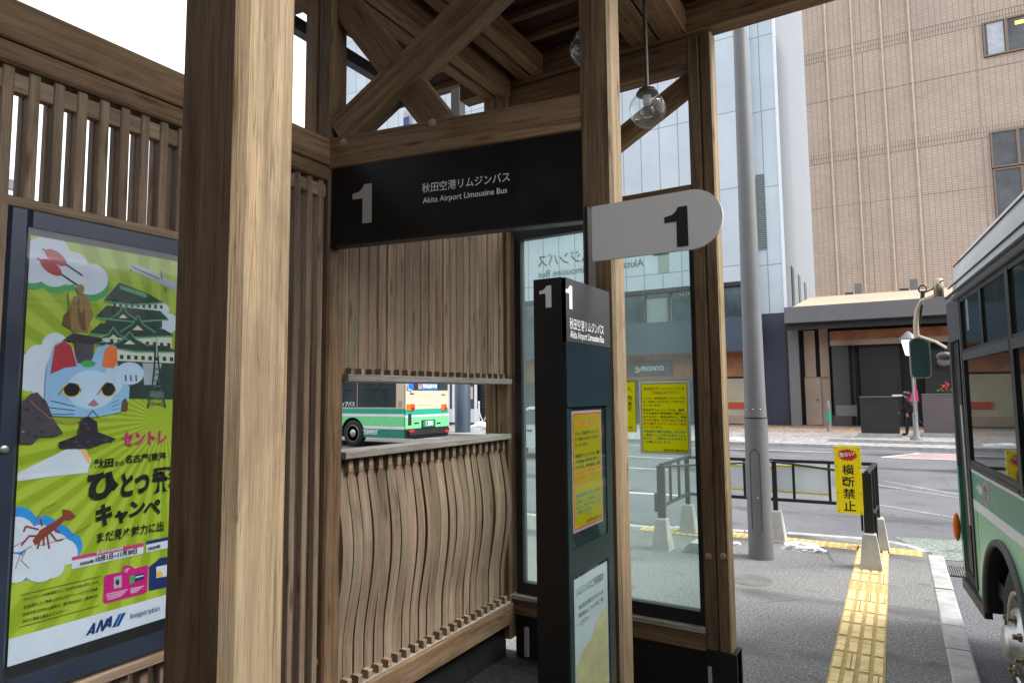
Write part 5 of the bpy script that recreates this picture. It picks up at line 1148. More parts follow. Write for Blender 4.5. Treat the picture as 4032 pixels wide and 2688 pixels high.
# wheel arch and wheel
m = MB(); pts = [(-.006, AC+AR*1.02*math.cos(q), .34+AR*1.02*math.sin(q)+G) for q in [math.pi*k/24 for k in range(25)]]
m.tube([(p[0], p[1], p[2]) for p in pts], .022, 'dark_grey', 8); m.build('arch_lip', bus)
m = MB(); m.loft([[(x, AC+AR*.985*math.cos(q), .34+AR*.985*math.sin(q)+G) for q in [math.pi*k/20 for k in range(21)]] for x in (-.004, .45)], 'near_black', False, cap=False, closed=False); m.box(.44, .46, AC-AR, AC+AR, -.0+G, .86+G, 'near_black'); m.build('arch_liner', bus)
wc = Vector((.06, .06, .335+G)); ax = (-1, 0, 0)
m = MB(); m.lathe(wc, [(.27, -.22), (.40, -.21), (.425, -.17), (.428, -.03), (.415, .0), (.38, .015), (.32, .018), (.275, .008)], 'rubber', ax, 48); wl = m.build('wheel', bus)
m = MB(); m.lathe(wc, [(.275, .0), (.278, .02), (.262, .022), (.25, .0), (.235, -.03), (.20, -.02), (.185, .03), (.10, .05), (.095, .085), (.05, .1), (.0001, .1)], 'chrome', ax, 40); m.build('rim', wl)
each('wheel_nut', wl, lambda m, q: m.lathe(wc+Vector((-.03, .145*math.cos(q), .145*math.sin(q))), [(.022, 0), (.022, .022), (.015, .024), (.014, .045), (.0001, .047)], 'brass', ax, 6, False), [2*math.pi*k/8+.2 for k in range(8)])
m = MB(); side(m, -.6, -.595, .42, .92, .001, 'near_black', .002); side(m, .745, .75, .62, .92, .001, 'near_black', .002); side(m, -1.9, -1.895, .42, .92, .001, 'near_black', .002); side(m, -1.9, -.6, .52, .525, .001, 'near_black', .002); m.build('panel_joints', bus)
m = MB(); side(m, .36, .49, 1.005, 1.155, .0015, 'paper_white', .001); st = m.build('sticker', bus)
RV = Vector((0, -1, 0))
m = MB(); X_ = -.0035
m.lathe((X_, .455, 1.105+G), [(.024, 0), (.0001, .0005)], 'red', ax, 12); m.lathe((X_, .455, 1.055+G), [(.022, 0), (.0001, .0005)], 'orange_ink', ax, 12); m.text('どこ', (X_, .425, 1.08+G), RV, ZV, .05, .03, 'letter_black', bold=.02); m.text('こども', (X_, .43, 1.015+G), RV, ZV, .055, .018, 'letter_black'); m.build('print', st)
m = MB(); m.text('一般', (-.0025, .70, 1.10+G), RV, ZV, .17, .04, 'letter_white', bold=.01) if False else m.text('一般乗合', (-.0025, .71, 1.055+G), RV, ZV, .19, .055, 'letter_white', bold=.012); m.build('lettering', bus)
# mirror on its arm
def bl(px, py, Y): p = at(px, py, Y=Y); return Matrix.Rotation(-TH_, 4, 'Z') @ (p-Vector((.475, 4.347, ROAD)))
mr = None
m = MB(); c = bl(2114, 822, 6.3); e = bl(2090, 822, 6.3); hx = (c-e).length; hz = (bl(2114, 776, 6.3)-c).length
rr = .035; o = []
for sx, sz, q0 in ((1, 1, 0), (-1, 1, 90), (-1, -1, 180), (1, -1, 270)):
    for k in range(6): q = R(q0+18*k); o.append((c.x+sx*(hx-rr)+rr*math.cos(q), c.z+sz*(hz-rr)+rr*math.sin(q)))
m.prism([(x, c.y, z) for x, z in o], (0, .05, 0), 'vent_green'); mh = m.build('mirror', bus)
m = MB(); m.prism([(c.x+(x-c.x)*.9, c.y-.003, c.z+(z-c.z)*.94) for x, z in o], (0, .002, 0), 'mirror'); m.build('mirror_glass', mh)
m = MB(); a = [bl(2105, 776, 6.3), bl(2104, 740, 6.3), bl(2108, 712, 6.28), bl(2117, 690, 6.25), bl(2140, 682, 6.15), bl(2160, 672, 6.05)]
m.tube(a, [.02, .022, .022, .018, .016, .016], 'bus_cream', 10); m.tube([a[0], bl(2112, 740, 6.3), bl(2118, 700, 6.25)], .008, 'steel_dark', 8)
m.tube([bl(2112, 772, 6.3), bl(2150, 785, 6.1), bl(2176, 800, 6.0)], .011, 'bus_cream', 8); m.build('mirror_arm', bus)
m = MB(); c0 = bl(2156, 668, 6.05); m.lathe(c0-ZV*.05, [(.0001, 0), (.034, 0), (.036, .14), (.02, .15), (.0001, .15)], 'brass', (0, 0, 1), 14)
m.tube([bl(2118, 690, 6.25), bl(2120, 668, 6.25)], .016, 'near_black', 10); m.tube([bl(2119+9*math.cos(q), 664-9*math.sin(q), 6.25) for q in [-1.4+5.9*k/12 for k in range(13)]], .006, 'near_black', 8)
m.tube([bl(2122, 672, 6.2), bl(2142, 664, 6.1), bl(2152, 650, 6.05), bl(2166, 644, 6.0)], .007, 'near_black', 8); m.build('mirror_bracket', bus)
m = MB(); c1 = bl(2170, 818, 6.15); m.sphere(c1, .06, 'steel_grey', 16, 10, (1, .5, .6)); m.tube([bl(2168, 806, 6.15), bl(2172, 796, 6.1), bl(2182, 790, 6.0)], .006, 'near_black', 8); m.build('round_mirror', bus)

# ------------------------------------------------------------------ the bus crossing behind the seat bay
def zz(x, y): return ((1100+x*.6378)/PXS, (1200+y*.6378)/PXS)
SY = 16.5; cx_ = at(*zz(778, 640), Y=SY).x; RX = cx_
RY1 = at(*zz(1043, 640), X=RX).y
fbus = thing('bus', (RX-4.5, (SY+RY1)/2, ROAD), 'bus with a cream back and two tail lights on the crossing road', 'bus', 'buses')
def sx(x, y): p = at(*zz(x, y), Y=SY); return p.x, p.z
def ry(x, y): p = at(*zz(x, y), X=RX); return p.y, p.z
zs = {k: sx(600, v)[1] for k, v in dict(belt=634, g1=640, w0=672, w1=688, l1=748, l2=764, bot=808).items()}
zr_ = {k: ry(900, v)[1] for k, v in dict(g1=641, w0=676, w1=688, l1=757, bot=798).items()}
FX = RX-9.8
wcx = sx(450, 800)[0]; WR = .47; wz = ROAD+WR; AR2 = .56
m = MB()
def sband(z0, z1, mat, x0=FX, x1=RX):
    cuts = [x0]+[wcx-AR2+2*AR2*i/16 for i in range(17)]+[x1]
    for a, b in zip(cuts, cuts[1:]):
        def lim(x): d = x-wcx; return max(z0, wz+math.sqrt(AR2**2-d*d)) if abs(d) < AR2-1e-6 else z0
        la, lb = min(z1, lim(a)), min(z1, lim(b))
        if a < wcx-AR2-1e-4 or b > wcx+AR2+1e-4: la = lb = z0
        if la >= z1 and lb >= z1: continue
        m.prism([(a, SY, la), (b, SY, lb), (b, SY, z1), (a, SY, z1)], (0, .03, 0), mat)
sband(.25, zs['l2'], 'bus_green_dark'); sband(zs['l2'], zs['l1'], 'bus_white'); sband(zs['l1'], zs['w1'], 'bus_green_light'); sband(zs['w1'], zs['w0'], 'bus_white'); sband(zs['w0'], zs['g1'], 'bus_green_mid')
sband(zs['g1'], 2.95, 'bus_cream')
for z0, z1_, mt in ((.25, zr_['bot']-.0, 'near_black'), (zr_['bot'], zr_['l1'], 'near_black'), (zr_['l1'], zr_['w1'], 'bus_green_light'), (zr_['w1'], zr_['w0'], 'bus_white'), (zr_['w0'], zr_['g1'], 'bus_green_mid'), (zr_['g1'], 2.95, 'bus_cream')):
    if z1_ > z0: m.box(RX-.03, RX+.002, SY, RY1, z0, z1_, mt)
m.box(RX-.02, RX+.12, SY+.1, RY1-.1, zr_['bot']+.02, zr_['l1']-.06, 'near_black')
m.box(FX, RX-.04, SY+.6, RY1, .2, 1.0, 'near_black'); m.box(FX, RX-.04, SY+.05, RY1, 2.95, 3.05, 'bus_cream'); m.box(FX, RX-.04, RY1-.03, RY1, .3, 2.95, 'bus_cream'); m.box(FX, FX+.03, SY, RY1, .3, 2.95, 'bus_cream'); m.build('body', fbus)
x1_, zb_ = sx(722, 632); zt_ = 2.6
for a, b in ((x1_-.02, sx(485, 600)[0]), (sx(478, 600)[0], sx(478, 600)[0]-1.5), (sx(478, 600)[0]-1.56, sx(478, 600)[0]-3.1), (sx(478, 600)[0]-3.2, sx(478, 600)[0]-4.8)):
    m = MB(); m.box(b, a, SY-.01, SY-.002, zb_, zt_, 'far_bus_glass'); wn = m.build('window', fbus)
    m = MB(); z_ = sx(600, 512)[1]; m.box(b, a, SY-.02, SY-.011, z_-.03, z_+.03, 'near_black'); m.box((a+b)/2-.03, (a+b)/2+.03, SY-.02, SY-.011, z_, zt_, 'dark_grey'); m.box(a-.12, a+.0, SY-.022, SY-.011, zb_, zt_, 'near_black'); m.box(b, b+.05, SY-.02, SY-.011, zb_, zt_, 'near_black'); m.build('frame', wn)
m = MB(); a = at(*zz(395, 626), Y=SY-.025); b = at(*zz(466, 626), Y=SY-.025); m.text('ノンステップバス', (b.x-1.35, SY-.025, a.z), XV, ZV, 1.35, .17, 'letter_white', bold=.02); a = at(*zz(520, 799), Y=SY-.01); b = at(*zz(609, 799), Y=SY-.01); m.text('秋田中央交通', (a.x, SY-.008, a.z), XV, ZV, b.x-a.x, .19, 'letter_white', bold=.03); m.build('lettering', fbus)
m = MB(); c = Vector((wcx, SY+.02, wz)); m.lathe(c, [(.28, -.25), (.44, -.24), (WR, -.2), (WR, -.04), (.44, 0), (.31, .01), (.29, 0)], 'rubber', (0, -1, 0), 36); wl = m.build('wheel', fbus)
m = MB(); m.lathe(c, [(.29, 0), (.28, .015), (.25, -.04), (.16, -.08), (.14, .0), (.06, .03), (.0001, .03)], 'chrome', (0, -1, 0), 28); m.build('rim', wl)
def rear(m, xa, ya, xb, yb, out, mat, th=.01):
    y0, z1_ = ry(xa, ya); y1, z0 = ry(xb, yb); m.box(RX+out, RX+out+th, y0, y1, z0, z1_, mat)
m = MB(); rear(m, 786, 440, 1038, 527, .003, 'far_bus_glass'); rw = m.build('rear_window', fbus)
m = MB(); rear(m, 787, 472, 826, 524, .014, 'blue_sign', .003); rear(m, 880, 465, 974, 524, .014, 'blue_sign', .003); rear(m, 856, 462, 880, 520, .014, 'paper_white', .003); rear(m, 862, 476, 873, 500, .018, 'red', .003); rear(m, 833, 474, 852, 522, .014, 'near_black', .003)
y0, z0 = ry(884, 515); y1, _ = ry(970, 515); m.text('秋田信用金庫', (RX+.019, y0, z0), YV, ZV, y1-y0, .16, 'letter_white', bold=.02)
y0, z0 = ry(806, 512); m.tube([(RX+.02, y0-.14, z0+.13), (RX+.02, y0-.14, z0-.05), (RX+.02, y0+.02, z0-.07), (RX+.02, y0+.07, z0-.16), (RX+.02, y0+.15, z0-.15)], .02, 'letter_white', 6); m.lathe((RX+.02, y0-.14, z0+.18), [(.035, 0), (.0001, .004)], 'letter_white', (1, 0, 0), 10)
m.build('banner', rw)
for xa in (786, 1000):
    m = MB(); d_ = 23 if xa < 900 else 14
    rear(m, xa, 613, xa+d_, 650, .004, 'amber_lens', .03); rear(m, xa+d_, 613, xa+2*d_, 650, .004, 'red_lens', .03); y0, z0 = ry(xa+1.5*d_, 632); m.lathe((RX+.03, y0, z0), [(.075, 0), (.06, .03), (.0001, .035)], 'red_lens', (1, 0, 0), 12); m.build('tail_light', fbus)
m = MB(); rear(m, 877, 710, 960, 752, .004, 'near_black', .02); rear(m, 884, 713, 953, 748, .025, 'bus_green_dark', .005); y0, z0 = ry(900, 745); y1, _ = ry(945, 745); m.text('1380', (RX+.032, y0, z0), YV, ZV, y1-y0, .17, 'letter_white', bold=.005); m.build('number_plate', fbus)
m = MB(); rear(m, 794, 672, 814, 742, .003, 'near_black', .01); rear(m, 832, 725, 860, 732, .003, 'near_black'); rear(m, 970, 725, 994, 732, .003, 'near_black'); rear(m, 806, 546, 832, 551, .003, 'near_black'); rear(m, 1000, 551, 1024, 556, .003, 'near_black'); rear(m, 860, 611, 950, 614, .003, 'beige')
for k in range(6): x0, z0 = sx(735, 592+7*k); m.box(x0, x0+.16, SY-.008, SY-.002, z0-.02, z0, 'tan_wall')
m.build('grilles', fbus)
m = MB()
for xa in (800, 1018): m = MB(); y0, z0 = ry(xa, 775); m.box(RX+.11, RX+.13, y0-.12, y0+.12, z0-.05, z0+.03, 'red_lens'); m.build('reflector', fbus)
# ------------------------------------------------------------------ pale car seen through the end pane
cp = at(1222, 1034, Z=ROAD); cy_ = 16.4
car = thing('car', (-8.1, cy_, ROAD), 'small white car in the road, partly seen through the glass pane', 'car')
x0 = at(1190, 1000, Y=cy_).x-.25; x1 = x0+3.35
def carprof(k): return [(x0+.0, .30), (x0+.02, .72), (x0+.12, .86), (x0+.38, 1.00), (x0+.62, 1.30), (x0+.95, 1.44), (x0+1.9, 1.46), (x0+2.45, 1.36), (x0+2.75, .96), (x0+3.25, .86), (x0+3.35, .70), (x0+3.34, .28)]
m = MB(); rings = []
for d_, k in ((0, .0), (.05, .0), (.12, 1), (1.33, 1), (1.40, 0), (1.45, 0)):
    rings.append([(p[0]+(.06 if d_ in (0, 1.45) else 0)*(1 if i < 6 else -1), cy_-.7+d_+(.14*max(0, p[1]-.95)/.5 if d_ < .7 else -.14*max(0, p[1]-.95)/.5), ROAD+p[1]) for i, p in enumerate(carprof(k))])
m.loft(rings, 'car_white', True); m.build('body', car)
def cwin(m, pts, yo): m.prism([(x0+a, cy_-.7+.14*max(0, z-.95)/.5+yo, ROAD+z) for a, z in pts], (0, .004, 0), 'shop_glass')
m = MB(); cwin(m, [(.45, .98), (1.25, .95), (1.25, 1.36), (.98, 1.37), (.68, 1.26)], -.012); cwin(m, [(1.33, .95), (2.62, .95), (2.36, 1.30), (1.9, 1.38), (1.33, 1.37)], -.012); m.build('side_window', car)
m = MB(); m.box(x0+.95, x0+1.12, cy_-.72, cy_-.70, ROAD+.76, ROAD+.80, 'near_black'); m.build('door_handle', car)
for a in (.62, 2.72): m = MB(); m.lathe((x0+a, cy_-.66, ROAD+.28), [(.1, -.15), (.27, -.15), (.28, -.1), (.28, -.01), (.26, .02), (.17, .02), (.16, .0), (.0001, .01)], 'rubber', (0, -1, 0), 28); wl = m.build('wheel', car); m = MB(); m.lathe((x0+a, cy_-.66, ROAD+.28), [(.165, .022), (.15, .01), (.04, .03), (.0001, .03)], 'chrome', (0, -1, 0), 20); m.build('rim', wl)

# ------------------------------------------------------------------ things on the far pavement
def far(px, py): return at(px, py, Z=0)
t = thing('partition_panel', at(2025, 1004, Z=0), 'black upright partition panel on the far pavement with a white box on top', 'partition'); p = t.location.copy()
a, b = at(1974, 912, Y=p.y), at(2068, 1003, Y=p.y)
m = MB(); m.prism([(a.x, p.y, .16), (b.x, p.y+.04, .16), (b.x, p.y+.04, a.z), (a.x, p.y, a.z)], (.0, .28, 0), 'near_black'); m.build('panel', t)
m = MB(); m.box(a.x-.01, b.x+.01, p.y-.01, p.y+.30, a.z, a.z+.03, 'steel_grey'); m.build('top_rail', t)
m = MB(); m.box(a.x-.12, b.x+.06, p.y-.08, p.y+.36, .0, .14, 'kerb_stone'); m.box(a.x+.02, b.x-.02, p.y+.05, p.y+.2, .14, .17, 'stone_dark'); m.build('plinth', t)
wbx = at(2060, 911, Y=p.y); tt = tag(MB().box(wbx.x-.15, wbx.x+.17, p.y+.02, p.y+.2, a.z+.031, a.z+.09, 'paper_white').build('box', loc=(wbx.x, p.y, a.z+.03)), 'small white box lying on the black partition panel', 'box')
t = thing('partition_panel', at(2150, 1003, Z=0), 'plum grey partition panel on the far pavement below the red flowers', 'partition'); p2_ = t.location.copy()
a2, b2 = at(2117, 906, Y=p2_.y), at(2190, 1003, Y=p2_.y)
m = MB(); m.prism([(a2.x, p2_.y, .14), (b2.x+1.2, p2_.y+.06, .14), (b2.x+1.2, p2_.y+.06, a2.z), (a2.x, p2_.y, a2.z)], (0, .28, 0), 'partition_plum'); m.build('panel', t)
m = MB(); m.box(a2.x-.01, b2.x+1.21, p2_.y-.01, p2_.y+.35, a2.z, a2.z+.03, 'steel_grey'); m.build('top_rail', t)
m = MB(); m.box(a2.x-.1, b2.x+1.3, p2_.y-.08, p2_.y+.4, 0, .14, 'kerb_stone'); m.build('plinth', t)
q = at(2170, 890, Y=p2_.y+.6); t = thing('flower_pot', (q.x, p2_.y+.6, 0), 'red flowers showing above the plum grey partition', 'flowers')
m = MB(); rn = random.Random(9)
for k in range(34): c = q+Vector((rn.gauss(0, .07), rn.gauss(0, .06), rn.gauss(0, .07))); r_ = rn.uniform(.03, .06); n_ = Vector((rn.gauss(0, 1), rn.gauss(-1, 1), rn.gauss(0, 1))).normalized(); m.lathe(c, [(r_, 0), (.0001, .02)], 'petal_red', n_, 6)
m.build('petals', t)
m = MB()
for k in range(70): c = q+Vector((rn.gauss(0, .15), rn.gauss(0, .1), -.28+rn.gauss(0, .14))); n_ = Vector((rn.gauss(0, 1), rn.gauss(-1, 1), rn.gauss(0, 1))).normalized(); m.lathe(c, [(.05, 0), (.0001, .01)], 'leaf', n_, 5)
m.build('leaves', t)
m = MB(); m.lathe((q.x, q.y, 0), [(.16, 0), (.24, 1.0), (.26, 1.05), (.22, 1.05), (.0001, 1.0)], 'dark_grey', n=16); m.build('pot', t)
# low raised edging by the kerb
m = MB(); y_ = 24.3; m.box(-2.0, 9, y_-.1, y_+.1, 0, .10, 'kerb_stone'); struct(m.build('planter_kerb'))
# lamp post with a lit lantern
lp = at(2105, 1012, Z=0); Yl = lp.y; t = thing('street_lamp', lp, 'slim grey street lamp with a lit lantern on the far pavement beside the bus mirror', 'street lamp')
m = MB(); m.lathe(lp, [(.20, 0), (.18, .10), (.085, .18), (.075, .9), (.06, .95), (.04, 1.0), (.035, at(2105, 782, Y=Yl).z), (.0001, at(2105, 780, Y=Yl).z)], 'steel_grey', n=16); m.build('post', t)
c = at(2087, 790, Y=Yl); m = MB(); m.tube([Vector((lp.x, lp.y, c.z+.1)), Vector(((lp.x+c.x)/2, lp.y, c.z+.32)), c+ZV*.3], .025, 'steel_dark', 8); m.build('arm', t)
m = MB(); m.lathe(c, [(.0001, .45), (.06, .42), (.30, .18), (.32, .14), (.0001, .15)], 'steel_grey', n=14); m.build('hood', t)
m = MB(); m.lathe(c, [(.22, .13), (.11, -.38), (.0001, -.40)], 'lamp_white', n=14); m.build('lantern', t)
q = at(2100, 905, Y=Yl+.4); m = MB(); m.prism([q+Vector((-.16, 0, -.25)), q+Vector((.12, 0, -.25)), q+Vector((.10, 0, .1)), q+Vector((.02, 0, .38))], (0, .03, 0), 'p_pink'); tag(m.build('banner', loc=(q.x, q.y, q.z-.25)), 'small pink banner behind the slim grey street lamp', 'banner')
# delineator post, cream box, display stand
d0 = far(1905, 990); t = thing('bollard', d0, 'grey and green marker post with a pale top on the far pavement', 'bollard')
m = MB(); m.lathe(d0, [(.10, 0), (.10, .03), (.085, .04), (.085, .42)], 'steel_grey', n=14); m.lathe(d0, [(.088, .42), (.088, .80)], 'bus_green_mid', n=14); m.lathe(d0, [(.085, .80), (.085, 1.12), (.05, 1.16), (.04, 1.3), (.0001, 1.32)], 'steel_grey', n=14); m.build('post', t)
q = far(1915, 976); tag(MB().box(q.x-.18, q.x+.12, q.y, q.y+.3, .0, .45, 'pipe_cream').box(q.x-.20, q.x+.14, q.y-.02, q.y+.32, .45, .50, 'bus_cream').build('box', loc=q), 'cream box standing on the paving right of the marker post', 'box')
q = at(1897, 970, Z=0); t = thing('display_stand', (q.x, q.y, 0), 'grey display stand with a red strip and small pictures by the hotel wall', 'display stand')
a = at(1885, 915, Y=q.y); b = at(1908, 965, Y=q.y)
m = MB(); m.box(a.x, b.x, q.y, q.y+.06, .35, a.z, 'steel_grey'); m.box(a.x, a.x+.05, q.y, q.y+.06, 0, .35, 'steel_dark'); m.box(b.x-.05, b.x, q.y, q.y+.06, 0, .35, 'steel_dark'); m.build('board', t)
m = MB(); w_ = b.x-a.x; m.box(a.x+.03, a.x+w_*.6, q.y-.004, q.y-.001, a.z-.5, a.z-.06, 'paper_white'); m.box(a.x+w_*.45, b.x-.02, q.y-.008, q.y-.005, a.z-.82, a.z-.6, 'red'); m.box(a.x+.04, a.x+w_*.5, q.y-.006, q.y-.0045, a.z-.3, a.z-.12, 'p_pink'); m.build('picture', t)
# street planter by the shop
q = at(1680, 968, Z=0); t = thing('planter', q, 'dark planter with a green and white board by the shop shutter', 'planter')
m = MB(); m.box(q.x-1.0, q.x+.35, q.y, q.y+.4, 0, .42, 'fascia_blue'); m.build('box', t); m = MB(); m.box(q.x+.0, q.x+.3, q.y-.03, q.y-.01, .05, .40, 'leaf'); m.box(q.x-.7, q.x-.1, q.y-.03, q.y-.01, .15, .32, 'vent_green'); m.build('board', t)
# walker behind the black partition
py_ = p.y+1.6
def wp(px, py): return at(px, py, Y=py_)
hip = wp(2092, 952); hip.z = .86; per = thing('person', (hip.x, py_, 0), 'person in black clothes and a dark cap striding left behind the black partition', 'person')
J = {}
nb = wp(2083, 909); nb.z = 1.40; hd = wp(2081, 894); hd.z = 1.53
J = dict(pel=hip, sp=hip.lerp(nb, .5)+Vector((.03, 0, .02)), ch=nb+Vector((.03, 0, -.13)), nk=nb, hd0=nb+Vector((-.03, 0, .09)),
   hl=hip+Vector((-.02, -.10, -.06)), kl=hip+Vector((-.14, -.10, -.42)), al=hip+Vector((-.16, -.10, -.80)), tl=hip+Vector((-.36, -.10, -.83)),
   hr=hip+Vector((.03, .10, -.06)), kr=hip+Vector((.26, .10, -.40)), ar=hip+Vector((.60, .10, -.66)), tr=hip+Vector((.53, .10, -.83)),
   sl=nb+Vector((.02, -.19, -.08)), el=nb+Vector((.16, -.24, -.34)), wl=nb+Vector((.0, -.22, -.55)), sr=nb+Vector((.02, .19, -.08)), er=nb+Vector((-.06, .25, -.36)), wr=nb+Vector((-.28, .2, -.46)))
RAD = dict(pel=.15, sp=.15, ch=.17, nk=.065, hd0=.06, hl=.11, kl=.075, al=.05, tl=.045, hr=.11, kr=.075, ar=.05, tr=.045, sl=.085, el=.06, wl=.042, sr=.085, er=.06, wr=.042)
ED = [('pel', 'sp'), ('sp', 'ch'), ('ch', 'nk'), ('nk', 'hd0'), ('pel', 'hl'), ('hl', 'kl'), ('kl', 'al'), ('al', 'tl'), ('pel', 'hr'), ('hr', 'kr'), ('kr', 'ar'), ('ar', 'tr'), ('ch', 'sl'), ('sl', 'el'), ('el', 'wl'), ('ch', 'sr'), ('sr', 'er'), ('er', 'wr')]
names = list(J); me = bpy.data.meshes.new('body'); me.from_pydata([J[k]-Vector((hip.x, py_, 0)) for k in names], [(names.index(a), names.index(b)) for a, b in ED], [])
ob = bpy.data.objects.new('body', me); col.objects.link(ob); sk_ = ob.modifiers.new('Skin', 'SKIN'); ob.modifiers.new('Sub', 'SUBSURF').levels = 2
for i, k in enumerate(names): me.skin_vertices[0].data[i].radius = (RAD[k],)*2; me.skin_vertices[0].data[i].use_root = (k == 'pel')
dg = bpy.context.evaluated_depsgraph_get(); me2 = bpy.data.meshes.new_from_object(ob.evaluated_get(dg)); bpy.data.objects.remove(ob)
me2.materials.clear(); me2.materials.append(MATS['cloth_black']); [setattr(f_, 'use_smooth', True) for f_ in me2.polygons]
ob = bpy.data.objects.new('body', me2); col.objects.link(ob); ob.parent = per; ob['_base'] = (hip.x, py_, 0)
m = MB(); m.sphere(hd, .105, 'skin', 20, 14, (.95, .8, 1.15)); m.sphere(hd+Vector((-.115, 0, -.01)), .02, 'skin', 8, 6); m.sphere(hd+Vector((.0, -.085, -.01)), .025, 'skin', 8, 6, (1, .5, 1.3)); m.sphere(hd+Vector((-.09, -.035, .02)), .012, 'near_black', 8, 6); m.build('head', per)
m = MB(); m.sphere(hd+Vector((.012, 0, .03)), .122, 'near_black', 20, 14, (1, .88, .95)); m.sphere(hd+Vector((-.05, -.03, .10)), .06, 'steel_grey', 12, 8, (1, .9, .6)); m.build('cap', per)
for k in ('wl', 'wr'):
    m = MB(); w0 = J[k]; m.sphere(w0+Vector((-.02, 0, -.05)), .04, 'skin', 12, 8, (.6, .45, 1.1))
    for f_ in range(4): a_ = w0+Vector((-.045+.02*f_, 0, -.085)); m.tube([a_, a_+Vector((-.012, 0, -.04)), a_+Vector((-.028, 0, -.065+.006*abs(f_-1.5)))], [.009, .0085, .006], 'skin', 6)
    a_ = w0+Vector((-.04, -.01, -.04)); m.tube([a_, a_+Vector((-.03, -.01, -.03)), a_+Vector((-.035, -.01, -.055))], [.010, .009, .007], 'skin', 6); m.build('hand', per)
# glazed booth, dark pillar, chain posts seen right of the far bus
q = at(*zz(1132, 785), Z=0); m = MB(); m.lathe(q, [(.36, 0), (.36, 7), (.0001, 7.01)], 'fascia_blue', n=24); tag(m.build('pillar', loc=q), 'dark blue round pillar across the road right of the far bus', 'pillar')
q = at(*zz(1060, 742), Z=0); q2 = at(*zz(1222, 742), Y=q.y); bt = thing('glazed_booth', ((q.x+q2.x)/2, q.y, 0), 'white framed glazed waiting booth across the road', 'booth'); yb = q.y
zt_ = at(*zz(1100, 440), Y=yb).z+1; zm = at(*zz(1100, 642), Y=yb).z
m = MB(); m.box(q.x-.1, q2.x, yb, yb+.08, .15, zm, 'bus_white'); m.build('panel', bt)
m = MB(); m.box(q.x-.1, q2.x+.1, yb+.5, yb+3, zt_, zt_+.3, 'bus_white'); m.build('roof', bt)
m = MB(); m.box(q.x-.1, q2.x, yb+.03, yb+.05, zm, zt_, 'hotel_glass'); m.build('pane', bt)
m = MB()
for xx in (1045, 1075, 1160, 1212): x_ = at(*zz(xx, 700), Y=yb).x; m.box(x_-.07, x_+.07, yb-.03, yb+.1, 0, zt_, 'sheet_white')
m.box(q.x-.1, q2.x+.1, yb-.03, yb+.1, zt_-.2, zt_, 'sheet_white'); m.box(q.x-.1, q2.x+.1, yb-.04, yb+.1, .05, .16, 'near_black'); m.build('frame', bt)
m = MB(); x_ = at(*zz(1170, 560), Y=yb).x; z_ = at(*zz(1170, 582), Y=yb).z; m.box(x_-.25, x_+.25, yb+.015, yb+.025, z_, z_+.7, 'beige'); m.box(x_-.15, x_+.2, yb+.015, yb+.025, z_+.9, z_+1.5, 'paper_white'); m.build('poster', bt)
m = MB(); x_ = at(*zz(1255, 700), Y=yb).x; m.box(x_-.7, x_+.8, yb+.3, yb+1.4, 0, zt_, 'near_black'); z_ = 1.0
while z_ < zt_: m.box(x_-.68, x_+.78, yb+.26, yb+.30, z_, z_+.05, 'dark_grey'); z_ += .16
tag(m.build('kiosk', loc=(x_, yb+.8, 0)), 'black slatted kiosk beside the white framed booth', 'kiosk')
for k, xx in enumerate((1232, 1286)):
    q = at(*zz(xx, 735), Y=yb-1.2); t = thing('chain_post', (q.x, yb-1.2, 0), 'white chain post nearer the booth' if k == 0 else 'white chain post nearer the old snow', 'chain post', 'white chain posts')
    m = MB(); m.lathe((q.x, yb-1.2, 0), [(.10, 0), (.09, .04), (.05, .06), (.05, 1.25), (.07, 1.3), (.0001, 1.36)], 'bus_white', n=12); m.build('post', t)
    if k == 0:
        qa = at(*zz(1234, 660), Y=yb-1.2); qb = at(*zz(1284, 660), Y=yb-1.2); m = MB(); m.tube([qa.lerp(qb, i/8)-ZV*(.45*math.sin(math.pi*i/8)) for i in range(9)], .03, 'bus_white', 6); m.build('chain', t)
q = at(*zz(1265, 765), Z=0); snow('snow_heap', q, .9, .5, .32, 5, 'white heap of snow under the chain posts across the road', 23)

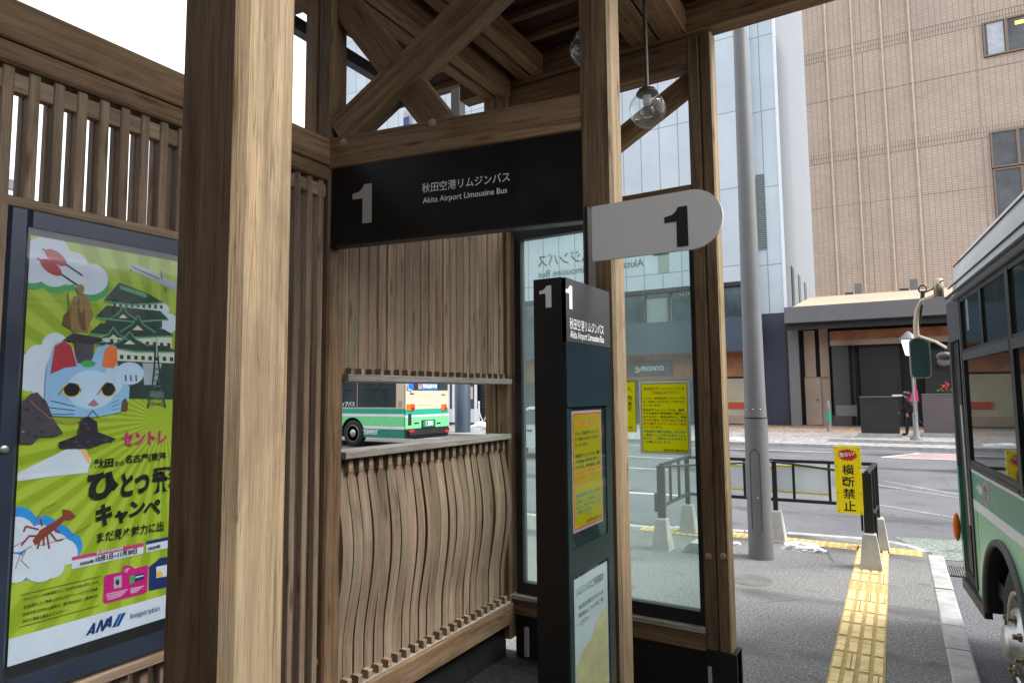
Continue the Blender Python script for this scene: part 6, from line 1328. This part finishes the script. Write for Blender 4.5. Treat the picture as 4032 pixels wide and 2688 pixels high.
# ------------------------------------------------------------------ farther background on the left and black steel frame behind the shelter
q = at(30, 392, X=-62); b = thing('distant_building', (-62, q.y-2, 0), 'distant grey lilac office block glimpsed through the slats', 'building')
m = MB(); m.box(-75, -62, q.y-9, q.y+.9, 0, q.z, 'p_plane'); m.build('wall', b)
m = MB()
m.build('band', b) if False else each('window', b, lambda m, k: m.box(-62.05+.1, -61.9, q.y-8.5, q.y+.6, q.z-1.6-2.2*k, q.z-.8-2.2*k, 'mid_grey'), range(4))
FYk = 6.6; a = at(1040, 250, Y=FYk); b_ = at(1062, 205, Y=FYk); t = thing('steel_portal', (a.x, FYk, 0), 'black steel portal frame standing behind the timber shelter', 'frame')
c0 = at(985, 204, Y=FYk); c1 = at(985, 223, Y=FYk)
zl = at(1045, 350, Y=FYk).z; m = MB(); m.beam((b_.x-.07, FYk, zl), (b_.x-.07, FYk, c1.z), .14, .14, 'near_black', (0, 1, 0)); m.build('upright', t)
m = MB(); m.beam((-7.6, FYk, zl-.07), (b_.x, FYk, zl-.07), .14, .14, 'near_black'); m.build('crossbar', t)
m = MB(); m.beam((-7.6, FYk, (c0.z+c1.z)/2), (b_.x, FYk, (c0.z+c1.z)/2), .14, c0.z-c1.z, 'near_black'); m.build('crossbar', t)
m = MB(); m.beam((-7.55, FYk, 0), (-7.55, FYk, c1.z), .14, .13, 'near_black', (0, 1, 0)); m.build('upright', t)

# ------------------------------------------------------------------ unseen shade blockers added behind the camera: a shelter and a station front
t = thing('bus_shelter', (-1.5, -2.2, 0), 'unseen timber shelter with a solid boarded end, added to shade the posts', 'bus shelter')
m = MB(); m.box(-2.98, -.12, -4.6, .30, 4.02, 4.10, 'steel_dark'); m.box(-2.95, -.14, -4.5, .28, 3.99, 4.015, 'wood_deck'); m.build('roof', t)
m = MB()
for k in range(20): m.beam((-2.15+.1*k, -.85, .1), (-2.15+.1*k, -.85, 3.95), .096, .04, 'wood_roof', (0, 1, 0))
m.build('end_wall', t)
for x_, y_ in ((-.9, -4.3), (-2.28, -4.3), (-.78, -.85)): m = MB(); m.beam((x_, y_, 0), (x_, y_, 4.0), .14, .14, 'wood_roof', (0, 1, 0)); m.build('post', t)
t = thing('station_blocker', (-10, -20, 0), 'unseen grey station front with dark window bands, added to shade the bus stop', 'building')
m = MB(); m.box(-70, 30, -44, -20, 0, 15, 'mid_grey'); m.build('wall', t)
for k in range(3): m = MB(); m.box(-69, 29, -20.0, -19.95, 2+4.0*k, 4.2+4.0*k, 'hotel_glass'); m.build('window', t)

# ------------------------------------------------------------------ clean-up of helper properties
for o in bpy.data.objects:
    for k in ('_base', '_local'):
        if k in o: del o[k]
